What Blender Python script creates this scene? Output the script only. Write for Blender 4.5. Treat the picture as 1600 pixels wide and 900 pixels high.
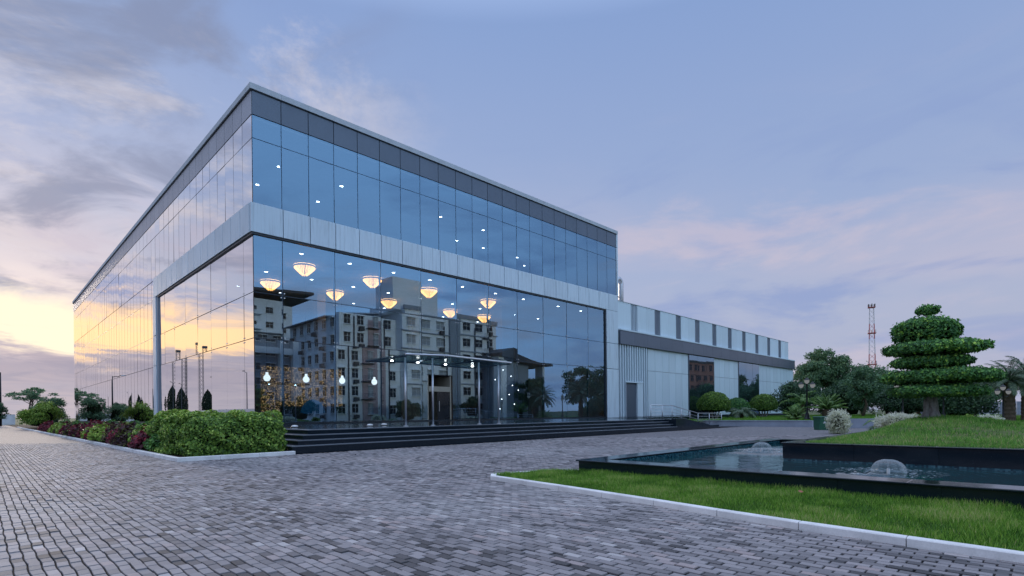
import bpy, bmesh, math, random
import numpy as np
from mathutils import Matrix, Vector
for o in list(bpy.data.objects): bpy.data.objects.remove(o)
SC = bpy.context.scene
COL = SC.collection
RNG = np.random.default_rng(7)
random.seed(7)
R = math.radians

# ------------------------------------------------------------------ camera
CAM = np.array([-10.3371, -29.5448, 1.21]); YAW = .7878; ROLL = R(-.62)
FW = np.array([math.cos(YAW), math.sin(YAW), 0]); RT = np.array([math.sin(YAW), -math.cos(YAW), 0]); UP = np.array([0, 0, 1.])
IR = math.cos(ROLL)*RT + math.sin(ROLL)*UP; IU = math.cos(ROLL)*UP - math.sin(ROLL)*RT
cd = bpy.data.cameras.new('camera'); cam = bpy.data.objects.new('camera', cd); COL.objects.link(cam)
cd.sensor_width = 36; cd.lens = 839.19/1600*36; cd.shift_y = (645.83-450)/1600; cd.clip_end = 5000; cd.clip_start = .05
m = Matrix.Identity(4)
for i in range(3):
    m[i][0] = IR[i]; m[i][1] = IU[i]; m[i][2] = -FW[i]; m[i][3] = CAM[i]
cam.matrix_world = m
SC.camera = cam

# ------------------------------------------------------------------ render settings
SC.render.engine = 'CYCLES'
SC.view_settings.view_transform = 'Standard'; SC.view_settings.look = 'None'
SC.view_settings.exposure = 1.15; SC.view_settings.gamma = 1.0; SC.view_settings.use_curve_mapping = False
try:
    SC.cycles.use_denoising = True; SC.cycles.denoiser = 'OPENIMAGEDENOISE'
except Exception: pass
SC.cycles.max_bounces = 8; SC.cycles.glossy_bounces = 4; SC.cycles.transparent_max_bounces = 12
SC.cycles.transmission_bounces = 4; SC.cycles.diffuse_bounces = 3
SC.cycles.sample_clamp_indirect = 4.0; SC.cycles.caustics_reflective = False; SC.cycles.caustics_refractive = False

# ------------------------------------------------------------------ node helper
class NT:
    def __init__(s, tree): s.t = tree; s.n = tree.nodes; s.l = tree.links
    def new(s, typ, **kw):
        n = s.n.new(typ)
        for k, v in kw.items(): setattr(n, k, v)
        return n
    def put(s, sock, v):
        if isinstance(v, bpy.types.NodeSocket): s.l.new(v, sock)
        elif isinstance(v, (tuple, list)) and sock.type == 'RGBA' and len(v) == 3: sock.default_value = (*v, 1)
        else: sock.default_value = v
    def math(s, op, a, b=0.0, c=None, clamp=False):
        n = s.new('ShaderNodeMath', operation=op, use_clamp=clamp); s.put(n.inputs[0], a); s.put(n.inputs[1], b)
        if c is not None: s.put(n.inputs[2], c)
        return n.outputs[0]
    def vmath(s, op, a, b=None):
        n = s.new('ShaderNodeVectorMath', operation=op); s.put(n.inputs[0], a)
        if b is not None: s.put(n.inputs[1], b)
        return n.outputs['Value'] if op in ('DOT_PRODUCT', 'LENGTH') else n.outputs[0]
    def mix(s, f, a, b, blend='MIX'):
        n = s.new('ShaderNodeMix', data_type='RGBA', blend_type=blend); n.clamp_factor = True
        s.put(n.inputs[0], f); s.put(n.inputs[6], a); s.put(n.inputs[7], b); return n.outputs[2]
    def ramp(s, f, stops, interp='LINEAR'):
        n = s.new('ShaderNodeValToRGB'); cr = n.color_ramp; cr.interpolation = interp
        while len(cr.elements) < len(stops): cr.elements.new(.5)
        for e, (p, c) in zip(cr.elements, stops):
            e.position = p; e.color = (*c, 1) if len(c) == 3 else c
        s.put(n.inputs[0], f); return n.outputs[0]
    def smooth(s, v, a, b):
        n = s.new('ShaderNodeMapRange', interpolation_type='SMOOTHSTEP'); s.put(n.inputs[0], v)
        n.inputs[1].default_value = a; n.inputs[2].default_value = b; return n.outputs[0]
    def noise(s, vec, scale, detail=4, rough=.55, dist=0.0):
        n = s.new('ShaderNodeTexNoise'); s.put(n.inputs['Vector'], vec); n.inputs['Scale'].default_value = scale
        n.inputs['Detail'].default_value = detail; n.inputs['Roughness'].default_value = rough; n.inputs['Distortion'].default_value = dist
        return n.outputs['Fac']
    def comb(s, x, y, z):
        n = s.new('ShaderNodeCombineXYZ'); s.put(n.inputs[0], x); s.put(n.inputs[1], y); s.put(n.inputs[2], z); return n.outputs[0]
    def sep(s, v):
        n = s.new('ShaderNodeSeparateXYZ'); s.put(n.inputs[0], v); return n.outputs

# ------------------------------------------------------------------ world: dusk sky with cloud
SUN_AZ, SUN_EL = R(88), R(9)
world = bpy.data.worlds.new('World'); SC.world = world; world.use_nodes = True
W = NT(world.node_tree); W.n.clear()
tc = W.new('ShaderNodeTexCoord'); d = W.vmath('NORMALIZE', tc.outputs['Generated'])
dx, dy, dz = W.sep(d)
sky = W.new('ShaderNodeTexSky', sky_type='NISHITA', sun_disc=False, sun_elevation=SUN_EL, sun_rotation=R(90)-SUN_AZ)
sky.air_density = 1.2; sky.dust_density = 2.0
nish = W.mix(1.0, sky.outputs[0], (.05, .05, .05), 'MULTIPLY')
el = W.math('MULTIPLY', W.math('ARCSINE', dz), 180/math.pi)                      # elevation, degrees
elp = W.math('MAXIMUM', el, 0.0)
hl = W.math('MAXIMUM', W.math('SQRT', W.math('ADD', W.math('MULTIPLY', dx, dx), W.math('MULTIPLY', dy, dy))), .001)
sdot = W.math('DIVIDE', W.math('ADD', W.math('MULTIPLY', dx, math.cos(SUN_AZ)), W.math('MULTIPLY', dy, math.sin(SUN_AZ))), hl)
warm = W.smooth(sdot, .80, .985)
warm2 = W.smooth(sdot, .79, .96)
zz = W.math('ADD', W.math('MAXIMUM', dz, 0.0), .10)
P = W.comb(W.math('DIVIDE', dx, zz), W.math('DIVIDE', dy, zz), 0.0)
base = W.ramp(W.math('DIVIDE', elp, 90.0), [(0, (0.196, 0.212, 0.293)), (.10, (0.200, 0.221, 0.306)), (.20, (0.162, 0.204, 0.315)), (.40, (0.119, 0.174, 0.310)), (.62, (.44, .55, .80)), (1, (.72, .84, 1.08))])  # upper stops raised, out of view, to add ambient light
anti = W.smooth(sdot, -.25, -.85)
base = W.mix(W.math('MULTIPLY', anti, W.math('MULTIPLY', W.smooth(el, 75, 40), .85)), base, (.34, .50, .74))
base = W.mix(.10, base, nish)
# soft high veil, pinkish low on the far side
veil = W.smooth(W.noise(P, .55, 5, .5, .4), .42, .68)
base = W.mix(W.math('MULTIPLY', veil, W.math('MULTIPLY', W.smooth(el, 34, 6), .55)), base, (0.259, 0.238, 0.289))
blue = W.smooth(W.noise(W.comb(W.math('DIVIDE', dx, zz), W.math('DIVIDE', dy, zz), 7.3), .8, 4, .5, .8), .52, .7)
base = W.mix(W.math('MULTIPLY', blue, .40), base, (0.106, 0.149, 0.281))
az = W.math('ARCTAN2', dy, dx)
sk = W.comb(W.math('ADD', W.math('MULTIPLY', az, 2.4), W.math('MULTIPLY', el, .03)), W.math('MULTIPLY', el, .15), 3.0)
s1 = W.noise(sk, 1.0, 7, .58, .6); low = W.math('MULTIPLY', W.smooth(el, 30, 14), W.smooth(el, -1, 3))
base = W.mix(W.math('MULTIPLY', W.smooth(s1, .50, .68), W.math('MULTIPLY', low, .60)), base, (0.289, 0.251, 0.289))
base = W.mix(W.math('MULTIPLY', W.smooth(s1, .47, .33), W.math('MULTIPLY', low, .55)), base, (0.102, 0.145, 0.276))
# sunward clouds
n1 = W.noise(P, 1.7, 11, .64, .35)
cl = W.smooth(n1, .47, .62)
dk = W.smooth(W.noise(W.vmath('ADD', P, (3.1, 1.7, 0.0)), 1.7, 7, .58, .7), .46, .66)
lit = W.mix(W.smooth(el, 26, 8), (.285, .28, .325), (.36, .31, .315))
sky2 = W.mix(W.math('MULTIPLY', W.math('MULTIPLY', cl, warm2), .90), base, lit)
sky2 = W.mix(W.math('MULTIPLY', W.math('MULTIPLY', dk, warm), .64), sky2, (0.106, 0.119, 0.174))
# bright gap under the cloud deck
hz = W.comb(W.math('MULTIPLY', az, 5.0), W.math('MULTIPLY', el, .42), 0.0)
nh = W.noise(hz, 1.0, 8, .62, .6)
elj = W.math('ADD', el, W.math('MULTIPLY', W.math('SUBTRACT', nh, .5), 8.0))
gap = W.math('MULTIPLY', W.smooth(elj, 4.9, 6.3), W.smooth(elj, 10.6, 8.4))
gapc = W.mix(W.smooth(sdot, .9905, .998), (.68, .44, .23), (.54, .455, .34))
sky2 = W.mix(W.math('MULTIPLY', gap, W.smooth(sdot, .86, .955)), sky2, gapc)
# mauve bank at the horizon under it
bank = W.math('MULTIPLY', W.smooth(elj, 6.6, 4.2), warm)
bankc = W.mix(W.smooth(el, 0, 6), (0.221, 0.204, 0.238), (0.183, 0.162, 0.200))
sky2 = W.mix(W.math('MULTIPLY', bank, .85), sky2, bankc)
sky2 = W.mix(W.smooth(el, 0.0, -3.0), sky2, (.12, .12, .13))
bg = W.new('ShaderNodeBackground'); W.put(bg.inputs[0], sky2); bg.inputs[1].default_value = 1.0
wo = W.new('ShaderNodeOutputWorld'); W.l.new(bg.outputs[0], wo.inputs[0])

# ------------------------------------------------------------------ sun, low and veiled
sl = bpy.data.lights.new('sun', 'SUN'); sun = bpy.data.objects.new('sun', sl); COL.objects.link(sun)
sl.energy = .7; sl.angle = R(11); sl.color = (1, .84, .70)
sv = Vector((math.cos(SUN_AZ)*math.cos(SUN_EL), math.sin(SUN_AZ)*math.cos(SUN_EL), math.sin(SUN_EL)))
sun.rotation_euler = (-sv).to_track_quat('-Z', 'Y').to_euler()

# ------------------------------------------------------------------ materials
def mat(name):
    mt = bpy.data.materials.new(name); mt.use_nodes = True; t = NT(mt.node_tree); t.n.clear()
    o = t.new('ShaderNodeOutputMaterial'); return mt, t, o
def principled(t, o, col, rough=.5, metal=0.0, spec=.5, bump=None, bstr=.3, bdist=.01):
    b = t.new('ShaderNodeBsdfPrincipled'); t.put(b.inputs['Base Color'], col); t.put(b.inputs['Roughness'], rough)
    t.put(b.inputs['Metallic'], metal); b.inputs['Specular IOR Level'].default_value = spec
    if bump is not None:
        bn = t.new('ShaderNodeBump'); bn.inputs['Strength'].default_value = bstr; bn.inputs['Distance'].default_value = bdist
        t.put(bn.inputs['Height'], bump); t.l.new(bn.outputs[0], b.inputs['Normal'])
    t.l.new(b.outputs[0], o.inputs[0]); return b
def pos(t): return t.new('ShaderNodeNewGeometry').outputs['Position']
M = {}
def simple(key, c, rough=.5, metal=0.0, spec=.5, var=.12, scale=1.5, grain=40., bstr=.12):
    mt, t, o = mat(key); p = pos(t)
    n = t.noise(p, scale, 5, .6); g = t.noise(p, grain, 3, .6)
    f = t.math('ADD', t.math('MULTIPLY', n, .7), t.math('MULTIPLY', g, .3))
    lo = tuple(max(0, x*(1-var*1.6)) for x in c); hi = tuple(min(1, x*(1+var*1.6)) for x in c)
    principled(t, o, t.ramp(f, [(.3, lo), (.7, hi)]), t.math('ADD', rough-.06, t.math('MULTIPLY', n, .12)), metal, spec, g, bstr, .004)
    M[key] = mt; return mt
def emit(key, c, s, base=None):
    mt, t, o = mat(key); e = t.new('ShaderNodeEmission'); t.put(e.inputs[0], c); e.inputs[1].default_value = s
    t.l.new(e.outputs[0], o.inputs[0]); M[key] = mt; return mt

# glass: coated curtain-wall pane, reflective outside, tinted through
def glass(key, tint, refl0, trans, bstr, bscale, pw=4.0):
    mt, t, o = mat(key); g = t.new('ShaderNodeNewGeometry'); p = g.outputs['Position']
    bn = t.new('ShaderNodeBump'); bn.inputs['Strength'].default_value = bstr; bn.inputs['Distance'].default_value = .01
    t.put(bn.inputs['Height'], t.noise(p, bscale, 1.5, .4))
    cosv = t.math('ABSOLUTE', t.vmath('DOT_PRODUCT', g.outputs['Normal'], g.outputs['Incoming']))
    fr = t.math('POWER', t.math('SUBTRACT', 1.0, cosv), pw, clamp=True)
    gl = t.new('ShaderNodeBsdfGlossy'); gl.inputs['Roughness'].default_value = .0
    t.put(gl.inputs[0], t.mix(fr, tint, (.97, .97, .98))); t.l.new(bn.outputs[0], gl.inputs['Normal'])
    tr = t.new('ShaderNodeBsdfTransparent'); t.put(tr.inputs[0], trans)
    mx = t.new('ShaderNodeMixShader'); t.put(mx.inputs[0], t.math('ADD', refl0, t.math('MULTIPLY', fr, 1-refl0), clamp=True))
    t.l.new(tr.outputs[0], mx.inputs[1]); t.l.new(gl.outputs[0], mx.inputs[2]); t.l.new(mx.outputs[0], o.inputs[0])
    M[key] = mt
glass('glass_front', (.34, .54, .73), .45, (.66, .75, .80), .10, .40)
glass('glass_left', (.86, .88, .92), .80, (.42, .55, .66), .022, .5, 2.2)
mt, t, o = mat('glass_back'); tr = t.new('ShaderNodeBsdfTransparent'); t.put(tr.inputs[0], (.92, .95, .96)); t.l.new(tr.outputs[0], o.inputs[0]); M['glass_back'] = mt

def cladding(key, c, rough, metal, streak):
    mt, t, o = mat(key); p = pos(t); x, y, z = t.sep(p)
    st = t.noise(t.comb(t.math('MULTIPLY', t.math('ADD', x, y), 7.0), 0.0, t.math('MULTIPLY', z, .35)), 1.0, 4, .6)
    n = t.noise(p, .7, 4, .6)
    rnd = t.new('ShaderNodeObjectInfo').outputs['Random']
    f = t.math('ADD', t.math('MULTIPLY', t.smooth(st, .45, .75), streak), t.math('MULTIPLY', n, .12))
    f = t.math('ADD', f, t.math('MULTIPLY', rnd, .20))
    col = t.mix(f, c, tuple(v*.52 for v in c))
    principled(t, o, col, t.math('ADD', rough, t.math('MULTIPLY', n, .15)), metal, .5, t.noise(p, .9, 2, .4), .05, .01); M[key] = mt
cladding('clad_light', (.66, .78, .86), .38, .1, .50)
cladding('clad_lav', (.42, .43, .475), .34, .2, .15)
cladding('clad_wing', (.68, .81, .88), .40, .05, .16)
cladding('clad_grey', (.125, .155, .20), .30, .35, .08)
cladding('clad_mid', (.30, .34, .40), .4, .3, .12)
simple('coping', (.48, .52, .56), .75, .0, .5, .08)
simple('dark_trim', (.025, .035, .045), .3, .3, .5, .1)
simple('mullion', (.05, .08, .12), .3, .5, .5, .1)
simple('steel', (.55, .57, .60), .38, 1.0, .5, .05)
simple('interior_wall', (.36, .38, .40), .7)
simple('interior_dark', (.03, .03, .035), .5)
simple('interior_floor', (.14, .14, .15), .12, 0, .5)
simple('ceiling_white', (.55, .56, .57), .8)
simple('beige', (.30, .27, .21), .6)
simple('white_paint', (.62, .62, .62), .65, 0, .3, .10, 1.2, 60)
simple('kerb', (.70, .69, .68), .75, 0, .3, .14, 2.5, 60, .25)
simple('wall_blue', (.33, .37, .44), .7, 0, .3, .12, 1.5)
simple('soil', (.045, .032, .022), .95, 0, .1, .3, 6, 60, .5)
simple('bark', (.12, .09, .065), .9, 0, .2, .3, 6, 30, .6)
simple('bark_pale', (.25, .24, .225), .85, 0, .2, .25, 6, 40, .6)
simple('black_iron', (.012, .013, .015), .35, .4)
simple('green_plastic', (.015, .10, .055), .45)
simple('red_paint', (.42, .05, .05), .5); simple('tower_white', (.6, .6, .62), .5)
simple('pink_wall', (.5, .36, .36), .8); simple('curtain', (.34, .36, .38), .5)
simple('bldg_white', (.88, .88, .87), .8, 0, .2, .10, .15, 3)
simple('bldg_grey', (.30, .33, .37), .8, 0, .2, .08, .2, 3)
simple('bldg_brown', (.26, .15, .13), .8, 0, .2, .10, .3, 3)
simple('roof_dark', (.06, .06, .065), .7)
simple('window_dark', (.012, .016, .022), .12)
simple('ceramic', (.7, .7, .7), .3)

# black granite, polished, pale flecks
mt, t, o = mat('granite'); p = pos(t)
fl = t.smooth(t.noise(p, 55, 3, .7), .62, .74); big = t.noise(p, 2.0, 5, .6)
dust = t.smooth(t.noise(t.vmath('MULTIPLY', p, (1.0, 1.0, 3.0)), 3.0, 6, .65), .5, .8)
col = t.mix(fl, (.007, .014, .022), (.05, .07, .09)); col = t.mix(t.math('MULTIPLY', dust, .05), col, (.22, .22, .22))
principled(t, o, col, t.math('ADD', .05, t.math('MULTIPLY', big, .14)), 0, .4); M['granite'] = mt

simple('granite_sheen', (.12, .14, .165), .35, 0, .5, .1)  # paler tread granite: sky sheen along the nosings put into the colour
# pavers
def paver_mat(key, individual):
    mt, t, o = mat(key); p = pos(t)
    if individual == 'attr': r = t.new('ShaderNodeAttribute', attribute_name='rnd').outputs['Fac']
    else: r = t.new('ShaderNodeObjectInfo').outputs['Random']
    col = t.ramp(r, [(0, (.06, .055, .056)), (.14, (.15, .136, .138)), (.45, (.25, .226, .228)), (.78, (.325, .294, .294)), (.92, (.35, .28, .268)), (1, (.45, .415, .405))])
    n = t.noise(p, 60, 4, .7); s = t.noise(p, 1.1, 5, .6); s2 = t.noise(p, .22, 4, .6)
    col = t.mix(t.math('MULTIPLY', t.smooth(s, .48, .72), .42), col, (.115, .11, .115))
    col = t.mix(t.math('MULTIPLY', t.smooth(s2, .45, .65), .35), col, (.40, .385, .38))
    col = t.mix(t.math('MULTIPLY', n, .22), col, (.15, .15, .16))
    principled(t, o, col, t.math('ADD', .68, t.math('MULTIPLY', n, .2)), 0, .25, n, .35, .004); M[key] = mt
paver_mat('paver', 'attr'); paver_mat('paver_single', 'obj')
mt, t, o = mat('joint_sand'); principled(t, o, (.026, .025, .026), .95, 0, .1); M['joint_sand'] = mt
mt, t, o = mat('paving_far'); p = pos(t); x, y, z = t.sep(p)
br = t.new('ShaderNodeTexBrick'); t.put(br.inputs['Vector'], t.comb(y, x, 0.0)); br.inputs['Scale'].default_value = 1.0
br.inputs['Brick Width'].default_value = .172; br.inputs['Row Height'].default_value = .086; br.inputs['Mortar Size'].default_value = .005
br.inputs['Color1'].default_value = (.155, .141, .143, 1); br.inputs['Color2'].default_value = (.24, .22, .221, 1); br.inputs['Mortar'].default_value = (.025, .025, .027, 1)
s = t.noise(p, .5, 5, .6); col = t.mix(t.math('MULTIPLY', t.smooth(s, .5, .75), .25), br.outputs[0], (.14, .14, .155))
principled(t, o, col, .78, 0, .25, br.outputs['Fac'], -.3, .004); M['paving_far'] = mt

# ground / lawns
def groundmat(key, a, b, scale):
    mt, t, o = mat(key); p = pos(t); n = t.noise(p, scale, 8, .65); n2 = t.noise(p, scale*14, 4, .7)
    f = t.math('ADD', t.math('MULTIPLY', n, .6), t.math('MULTIPLY', n2, .4))
    principled(t, o, t.ramp(f, [(.35, a), (.65, b)]), .95, 0, .1, n2, .5, .02); M[key] = mt
groundmat('ground', (.05, .075, .035), (.12, .13, .07), .05)
groundmat('lawn_soil', (.04, .09, .018), (.09, .18, .035), 1.2)
groundmat('mound_soil', (.06, .12, .03), (.17, .15, .07), 1.5)
def leafmat(key, stops, trans=.25, rough=.45, spec=.35):
    mt, t, o = mat(key); r = t.new('ShaderNodeAttribute', attribute_name='rnd').outputs['Fac']
    oi = t.new('ShaderNodeObjectInfo').outputs['Random']
    col = t.ramp(t.math('ADD', r, t.math('MULTIPLY', t.math('SUBTRACT', oi, .5), .12)), stops)
    b = t.new('ShaderNodeBsdfPrincipled'); t.put(b.inputs['Base Color'], col); b.inputs['Roughness'].default_value = rough; b.inputs['Specular IOR Level'].default_value = spec
    tl = t.new('ShaderNodeBsdfTranslucent'); t.put(tl.inputs[0], col)
    mx = t.new('ShaderNodeMixShader'); mx.inputs[0].default_value = trans; t.l.new(b.outputs[0], mx.inputs[1]); t.l.new(tl.outputs[0], mx.inputs[2]); t.l.new(mx.outputs[0], o.inputs[0]); M[key] = mt
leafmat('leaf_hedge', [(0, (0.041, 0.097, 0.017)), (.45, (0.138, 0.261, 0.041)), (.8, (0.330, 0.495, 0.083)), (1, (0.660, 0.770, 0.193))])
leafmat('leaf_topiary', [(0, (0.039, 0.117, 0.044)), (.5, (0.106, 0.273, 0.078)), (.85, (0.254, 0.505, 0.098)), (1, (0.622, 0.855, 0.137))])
leafmat('leaf_tree', [(0, (0.053, 0.122, 0.069)), (.6, (0.132, 0.244, 0.122)), (1, (0.262, 0.384, 0.157))])
leafmat('leaf_dark', [(0, (0.025, 0.062, 0.036)), (.6, (0.062, 0.131, 0.062)), (1, (0.124, 0.207, 0.083))])
leafmat('leaf_cypress', [(0, (.010, .022, .012)), (1, (.03, .05, .025))])
leafmat('leaf_red', [(0, (.04, .010, .018)), (.5, (.13, .02, .038)), (.85, (.27, .035, .06)), (1, (.46, .06, .07))])
leafmat('leaf_lime', [(0, (.07, .15, .02)), (.5, (.20, .33, .04)), (1, (.48, .58, .12))])
leafmat('leaf_bronze', [(0, (.03, .012, .02)), (.5, (.07, .03, .03)), (.75, (.10, .12, .03)), (1, (.30, .36, .08))])
leafmat('leaf_bed', [(0, (0.036, 0.108, 0.026)), (.6, (0.096, 0.240, 0.054)), (1, (0.216, 0.408, 0.084))])
leafmat('leaf_palm', [(0, (0.052, 0.098, 0.065)), (.7, (0.130, 0.195, 0.111)), (1, (0.221, 0.273, 0.143))])
leafmat('leaf_cycad', [(0, (.04, .12, .03)), (.6, (.12, .24, .05)), (1, (.28, .40, .10))])
leafmat('leaf_white', [(0, (.36, .42, .18)), (.3, (.74, .74, .55)), (1, (.88, .87, .76))], .3)
leafmat('grass', [(0, (.05, .125, .02)), (.4, (.13, .29, .035)), (.75, (.22, .42, .055)), (.92, (.34, .49, .09)), (1, (.48, .48, .20))], .35, .5, .25)
leafmat('grass_mound', [(0, (.06, .16, .03)), (.45, (.14, .33, .05)), (.8, (.23, .46, .08)), (.94, (.36, .50, .12)), (1, (.55, .48, .22))], .35, .55, .2)

# pool water
mt, t, o = mat('water'); p = pos(t)
n = t.math('ADD', t.noise(p, 7, 3, .5, .4), t.math('MULTIPLY', t.noise(p, 24, 2, .5), .35))
principled(t, o, (.008, .045, .052), .02, 0, .5, n, .09, .02).inputs['IOR'].default_value = 1.33; M['water'] = mt
mt, t, o = mat('pool_tile'); p = pos(t)
ck = t.new('ShaderNodeTexVoronoi', feature='F1', distance='CHEBYCHEV'); t.put(ck.inputs['Vector'], p); ck.inputs['Scale'].default_value = 30; ck.inputs['Randomness'].default_value = 0
cr = t.sep(ck.outputs['Color'])[0]
principled(t, o, t.ramp(cr, [(0, (.004, .028, .045)), (.5, (.008, .065, .09)), (1, (.06, .16, .19))]), .15, 0, .5); M['pool_tile'] = mt
mt, t, o = mat('water_film'); p = pos(t)
lw = t.new('ShaderNodeLayerWeight'); lw.inputs[0].default_value = .35
st = t.smooth(t.noise(t.vmath('MULTIPLY', p, (40., 40., 4.)), 1.0, 3, .6), .42, .75)
f = t.math('ADD', .05, t.math('ADD', t.math('MULTIPLY', lw.outputs['Facing'], .42), t.math('MULTIPLY', st, .04)), clamp=True)
gl = t.new('ShaderNodeBsdfPrincipled'); t.put(gl.inputs['Base Color'], (.72, .78, .80)); gl.inputs['Roughness'].default_value = .15
tr = t.new('ShaderNodeBsdfTransparent'); mx = t.new('ShaderNodeMixShader'); t.put(mx.inputs[0], f); t.l.new(tr.outputs[0], mx.inputs[1]); t.l.new(gl.outputs[0], mx.inputs[2]); t.l.new(mx.outputs[0], o.inputs[0]); M['water_film'] = mt
mt, t, o = mat('foam'); p = pos(t)
f = t.smooth(t.noise(p, 14, 5, .7, .5), .50, .66)
gl = t.new('ShaderNodeBsdfPrincipled'); t.put(gl.inputs['Base Color'], (.66, .74, .76)); gl.inputs['Roughness'].default_value = .3
tr = t.new('ShaderNodeBsdfTransparent'); mx = t.new('ShaderNodeMixShader'); t.put(mx.inputs[0], t.math('MULTIPLY', f, .30)); t.l.new(tr.outputs[0], mx.inputs[1]); t.l.new(gl.outputs[0], mx.inputs[2]); t.l.new(mx.outputs[0], o.inputs[0]); M['foam'] = mt

emit('chandelier_glow', (1, .43, .11), 2.6); emit('halo_glow', (1, .5, .18), 4.0); emit('downlight', (.9, .97, 1), 9.0); emit('globe_glow', (.92, .97, 1), 1.1)
emit('lantern_glow', (.9, .95, 1), .09); emit('bead', (.95, .98, 1), 4.0)
mt, t, o = mat('gold_mosaic'); p = pos(t)
vo = t.new('ShaderNodeTexVoronoi'); t.put(vo.inputs['Vector'], p); vo.inputs['Scale'].default_value = 20
v = t.sep(vo.outputs['Color'])[0]
b = principled(t, o, t.ramp(v, [(0, (.05, .03, .015)), (.6, (.35, .20, .08)), (1, (.9, .65, .35))]), .3, .6)
b.inputs['Emission Color'].default_value = (1, .55, .2, 1); t.put(b.inputs['Emission Strength'], t.math('MULTIPLY', t.smooth(v, .6, 1.0), .36)); M['gold_mosaic'] = mt
mt, t, o = mat('canopy_glass'); gl = t.new('ShaderNodeBsdfGlossy'); gl.inputs['Roughness'].default_value = .05; t.put(gl.inputs[0], (.5, .6, .65))
df = t.new('ShaderNodeBsdfPrincipled'); t.put(df.inputs['Base Color'], (.16, .21, .24)); df.inputs['Roughness'].default_value = .2
tr = t.new('ShaderNodeBsdfTransparent'); t.put(tr.inputs[0], (.62, .74, .76))
mx = t.new('ShaderNodeMixShader'); mx.inputs[0].default_value = .35; t.l.new(tr.outputs[0], mx.inputs[1]); t.l.new(df.outputs[0], mx.inputs[2]); t.l.new(mx.outputs[0], o.inputs[0]); M['canopy_glass'] = mt
simple('fan_blue', (.02, .25, .45), .3)
simple('fallen_leaf', (.30, .11, .05), .7)

# ------------------------------------------------------------------ geometry helpers
def link(o, parent=None):
    COL.objects.link(o)
    if parent is not None: o.parent = parent
    return o
def tag(o, label=None, cat=None, group=None, kind=None):
    if label: o['label'] = label
    if cat: o['category'] = cat
    if group: o['group'] = group
    if kind: o['kind'] = kind
    return o
def thing(name, label, cat, loc=(0, 0, 0), rz=0.0, group=None):
    o = bpy.data.objects.new(name, None); o.location = loc; o.rotation_euler = (0, 0, rz); o.empty_display_size = .2
    link(o); return tag(o, label, cat, group)
def np_mesh(name, verts, quads=None, tris=None, mats=(), rnd=None, smooth=False, midx=None):
    me = bpy.data.meshes.new(name); verts = np.asarray(verts, np.float32)
    me.vertices.add(len(verts)); me.vertices.foreach_set('co', verts.ravel())
    q = np.asarray(quads, np.int32).reshape(-1, 4) if quads is not None else np.zeros((0, 4), np.int32)
    t3 = np.asarray(tris, np.int32).reshape(-1, 3) if tris is not None else np.zeros((0, 3), np.int32)
    nl = q.size + t3.size
    me.loops.add(nl); me.loops.foreach_set('vertex_index', np.concatenate([q.ravel(), t3.ravel()]))
    npoly = len(q)+len(t3); me.polygons.add(npoly)
    starts = np.concatenate([np.arange(len(q))*4, q.size+np.arange(len(t3))*3]).astype(np.int32)
    me.polygons.foreach_set('loop_start', starts)
    try: me.polygons.foreach_set('loop_total', np.concatenate([np.full(len(q), 4), np.full(len(t3), 3)]).astype(np.int32))
    except Exception: pass
    me.polygons.foreach_set('use_smooth', np.full(npoly, bool(smooth)))
    if midx is not None: me.polygons.foreach_set('material_index', np.asarray(midx, np.int32))
    for k in mats: me.materials.append(M[k])
    if rnd is not None:
        a = me.attributes.new('rnd', 'FLOAT', 'POINT'); a.data.foreach_set('value', np.asarray(rnd, np.float32))
    me.update(calc_edges=True); me.validate(); return me
def obj(name, me, parent=None, loc=(0, 0, 0), rot=(0, 0, 0)):
    o = bpy.data.objects.new(name, me); o.location = loc; o.rotation_euler = rot; return link(o, parent)
BQ = np.array([[0, 3, 2, 1], [4, 5, 6, 7], [0, 1, 5, 4], [1, 2, 6, 5], [2, 3, 7, 6], [3, 0, 4, 7]])
def box_v(x0, x1, y0, y1, z0, z1):
    return np.array([[x0, y0, z0], [x1, y0, z0], [x1, y1, z0], [x0, y1, z0], [x0, y0, z1], [x1, y0, z1], [x1, y1, z1], [x0, y1, z1]], float)
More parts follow.
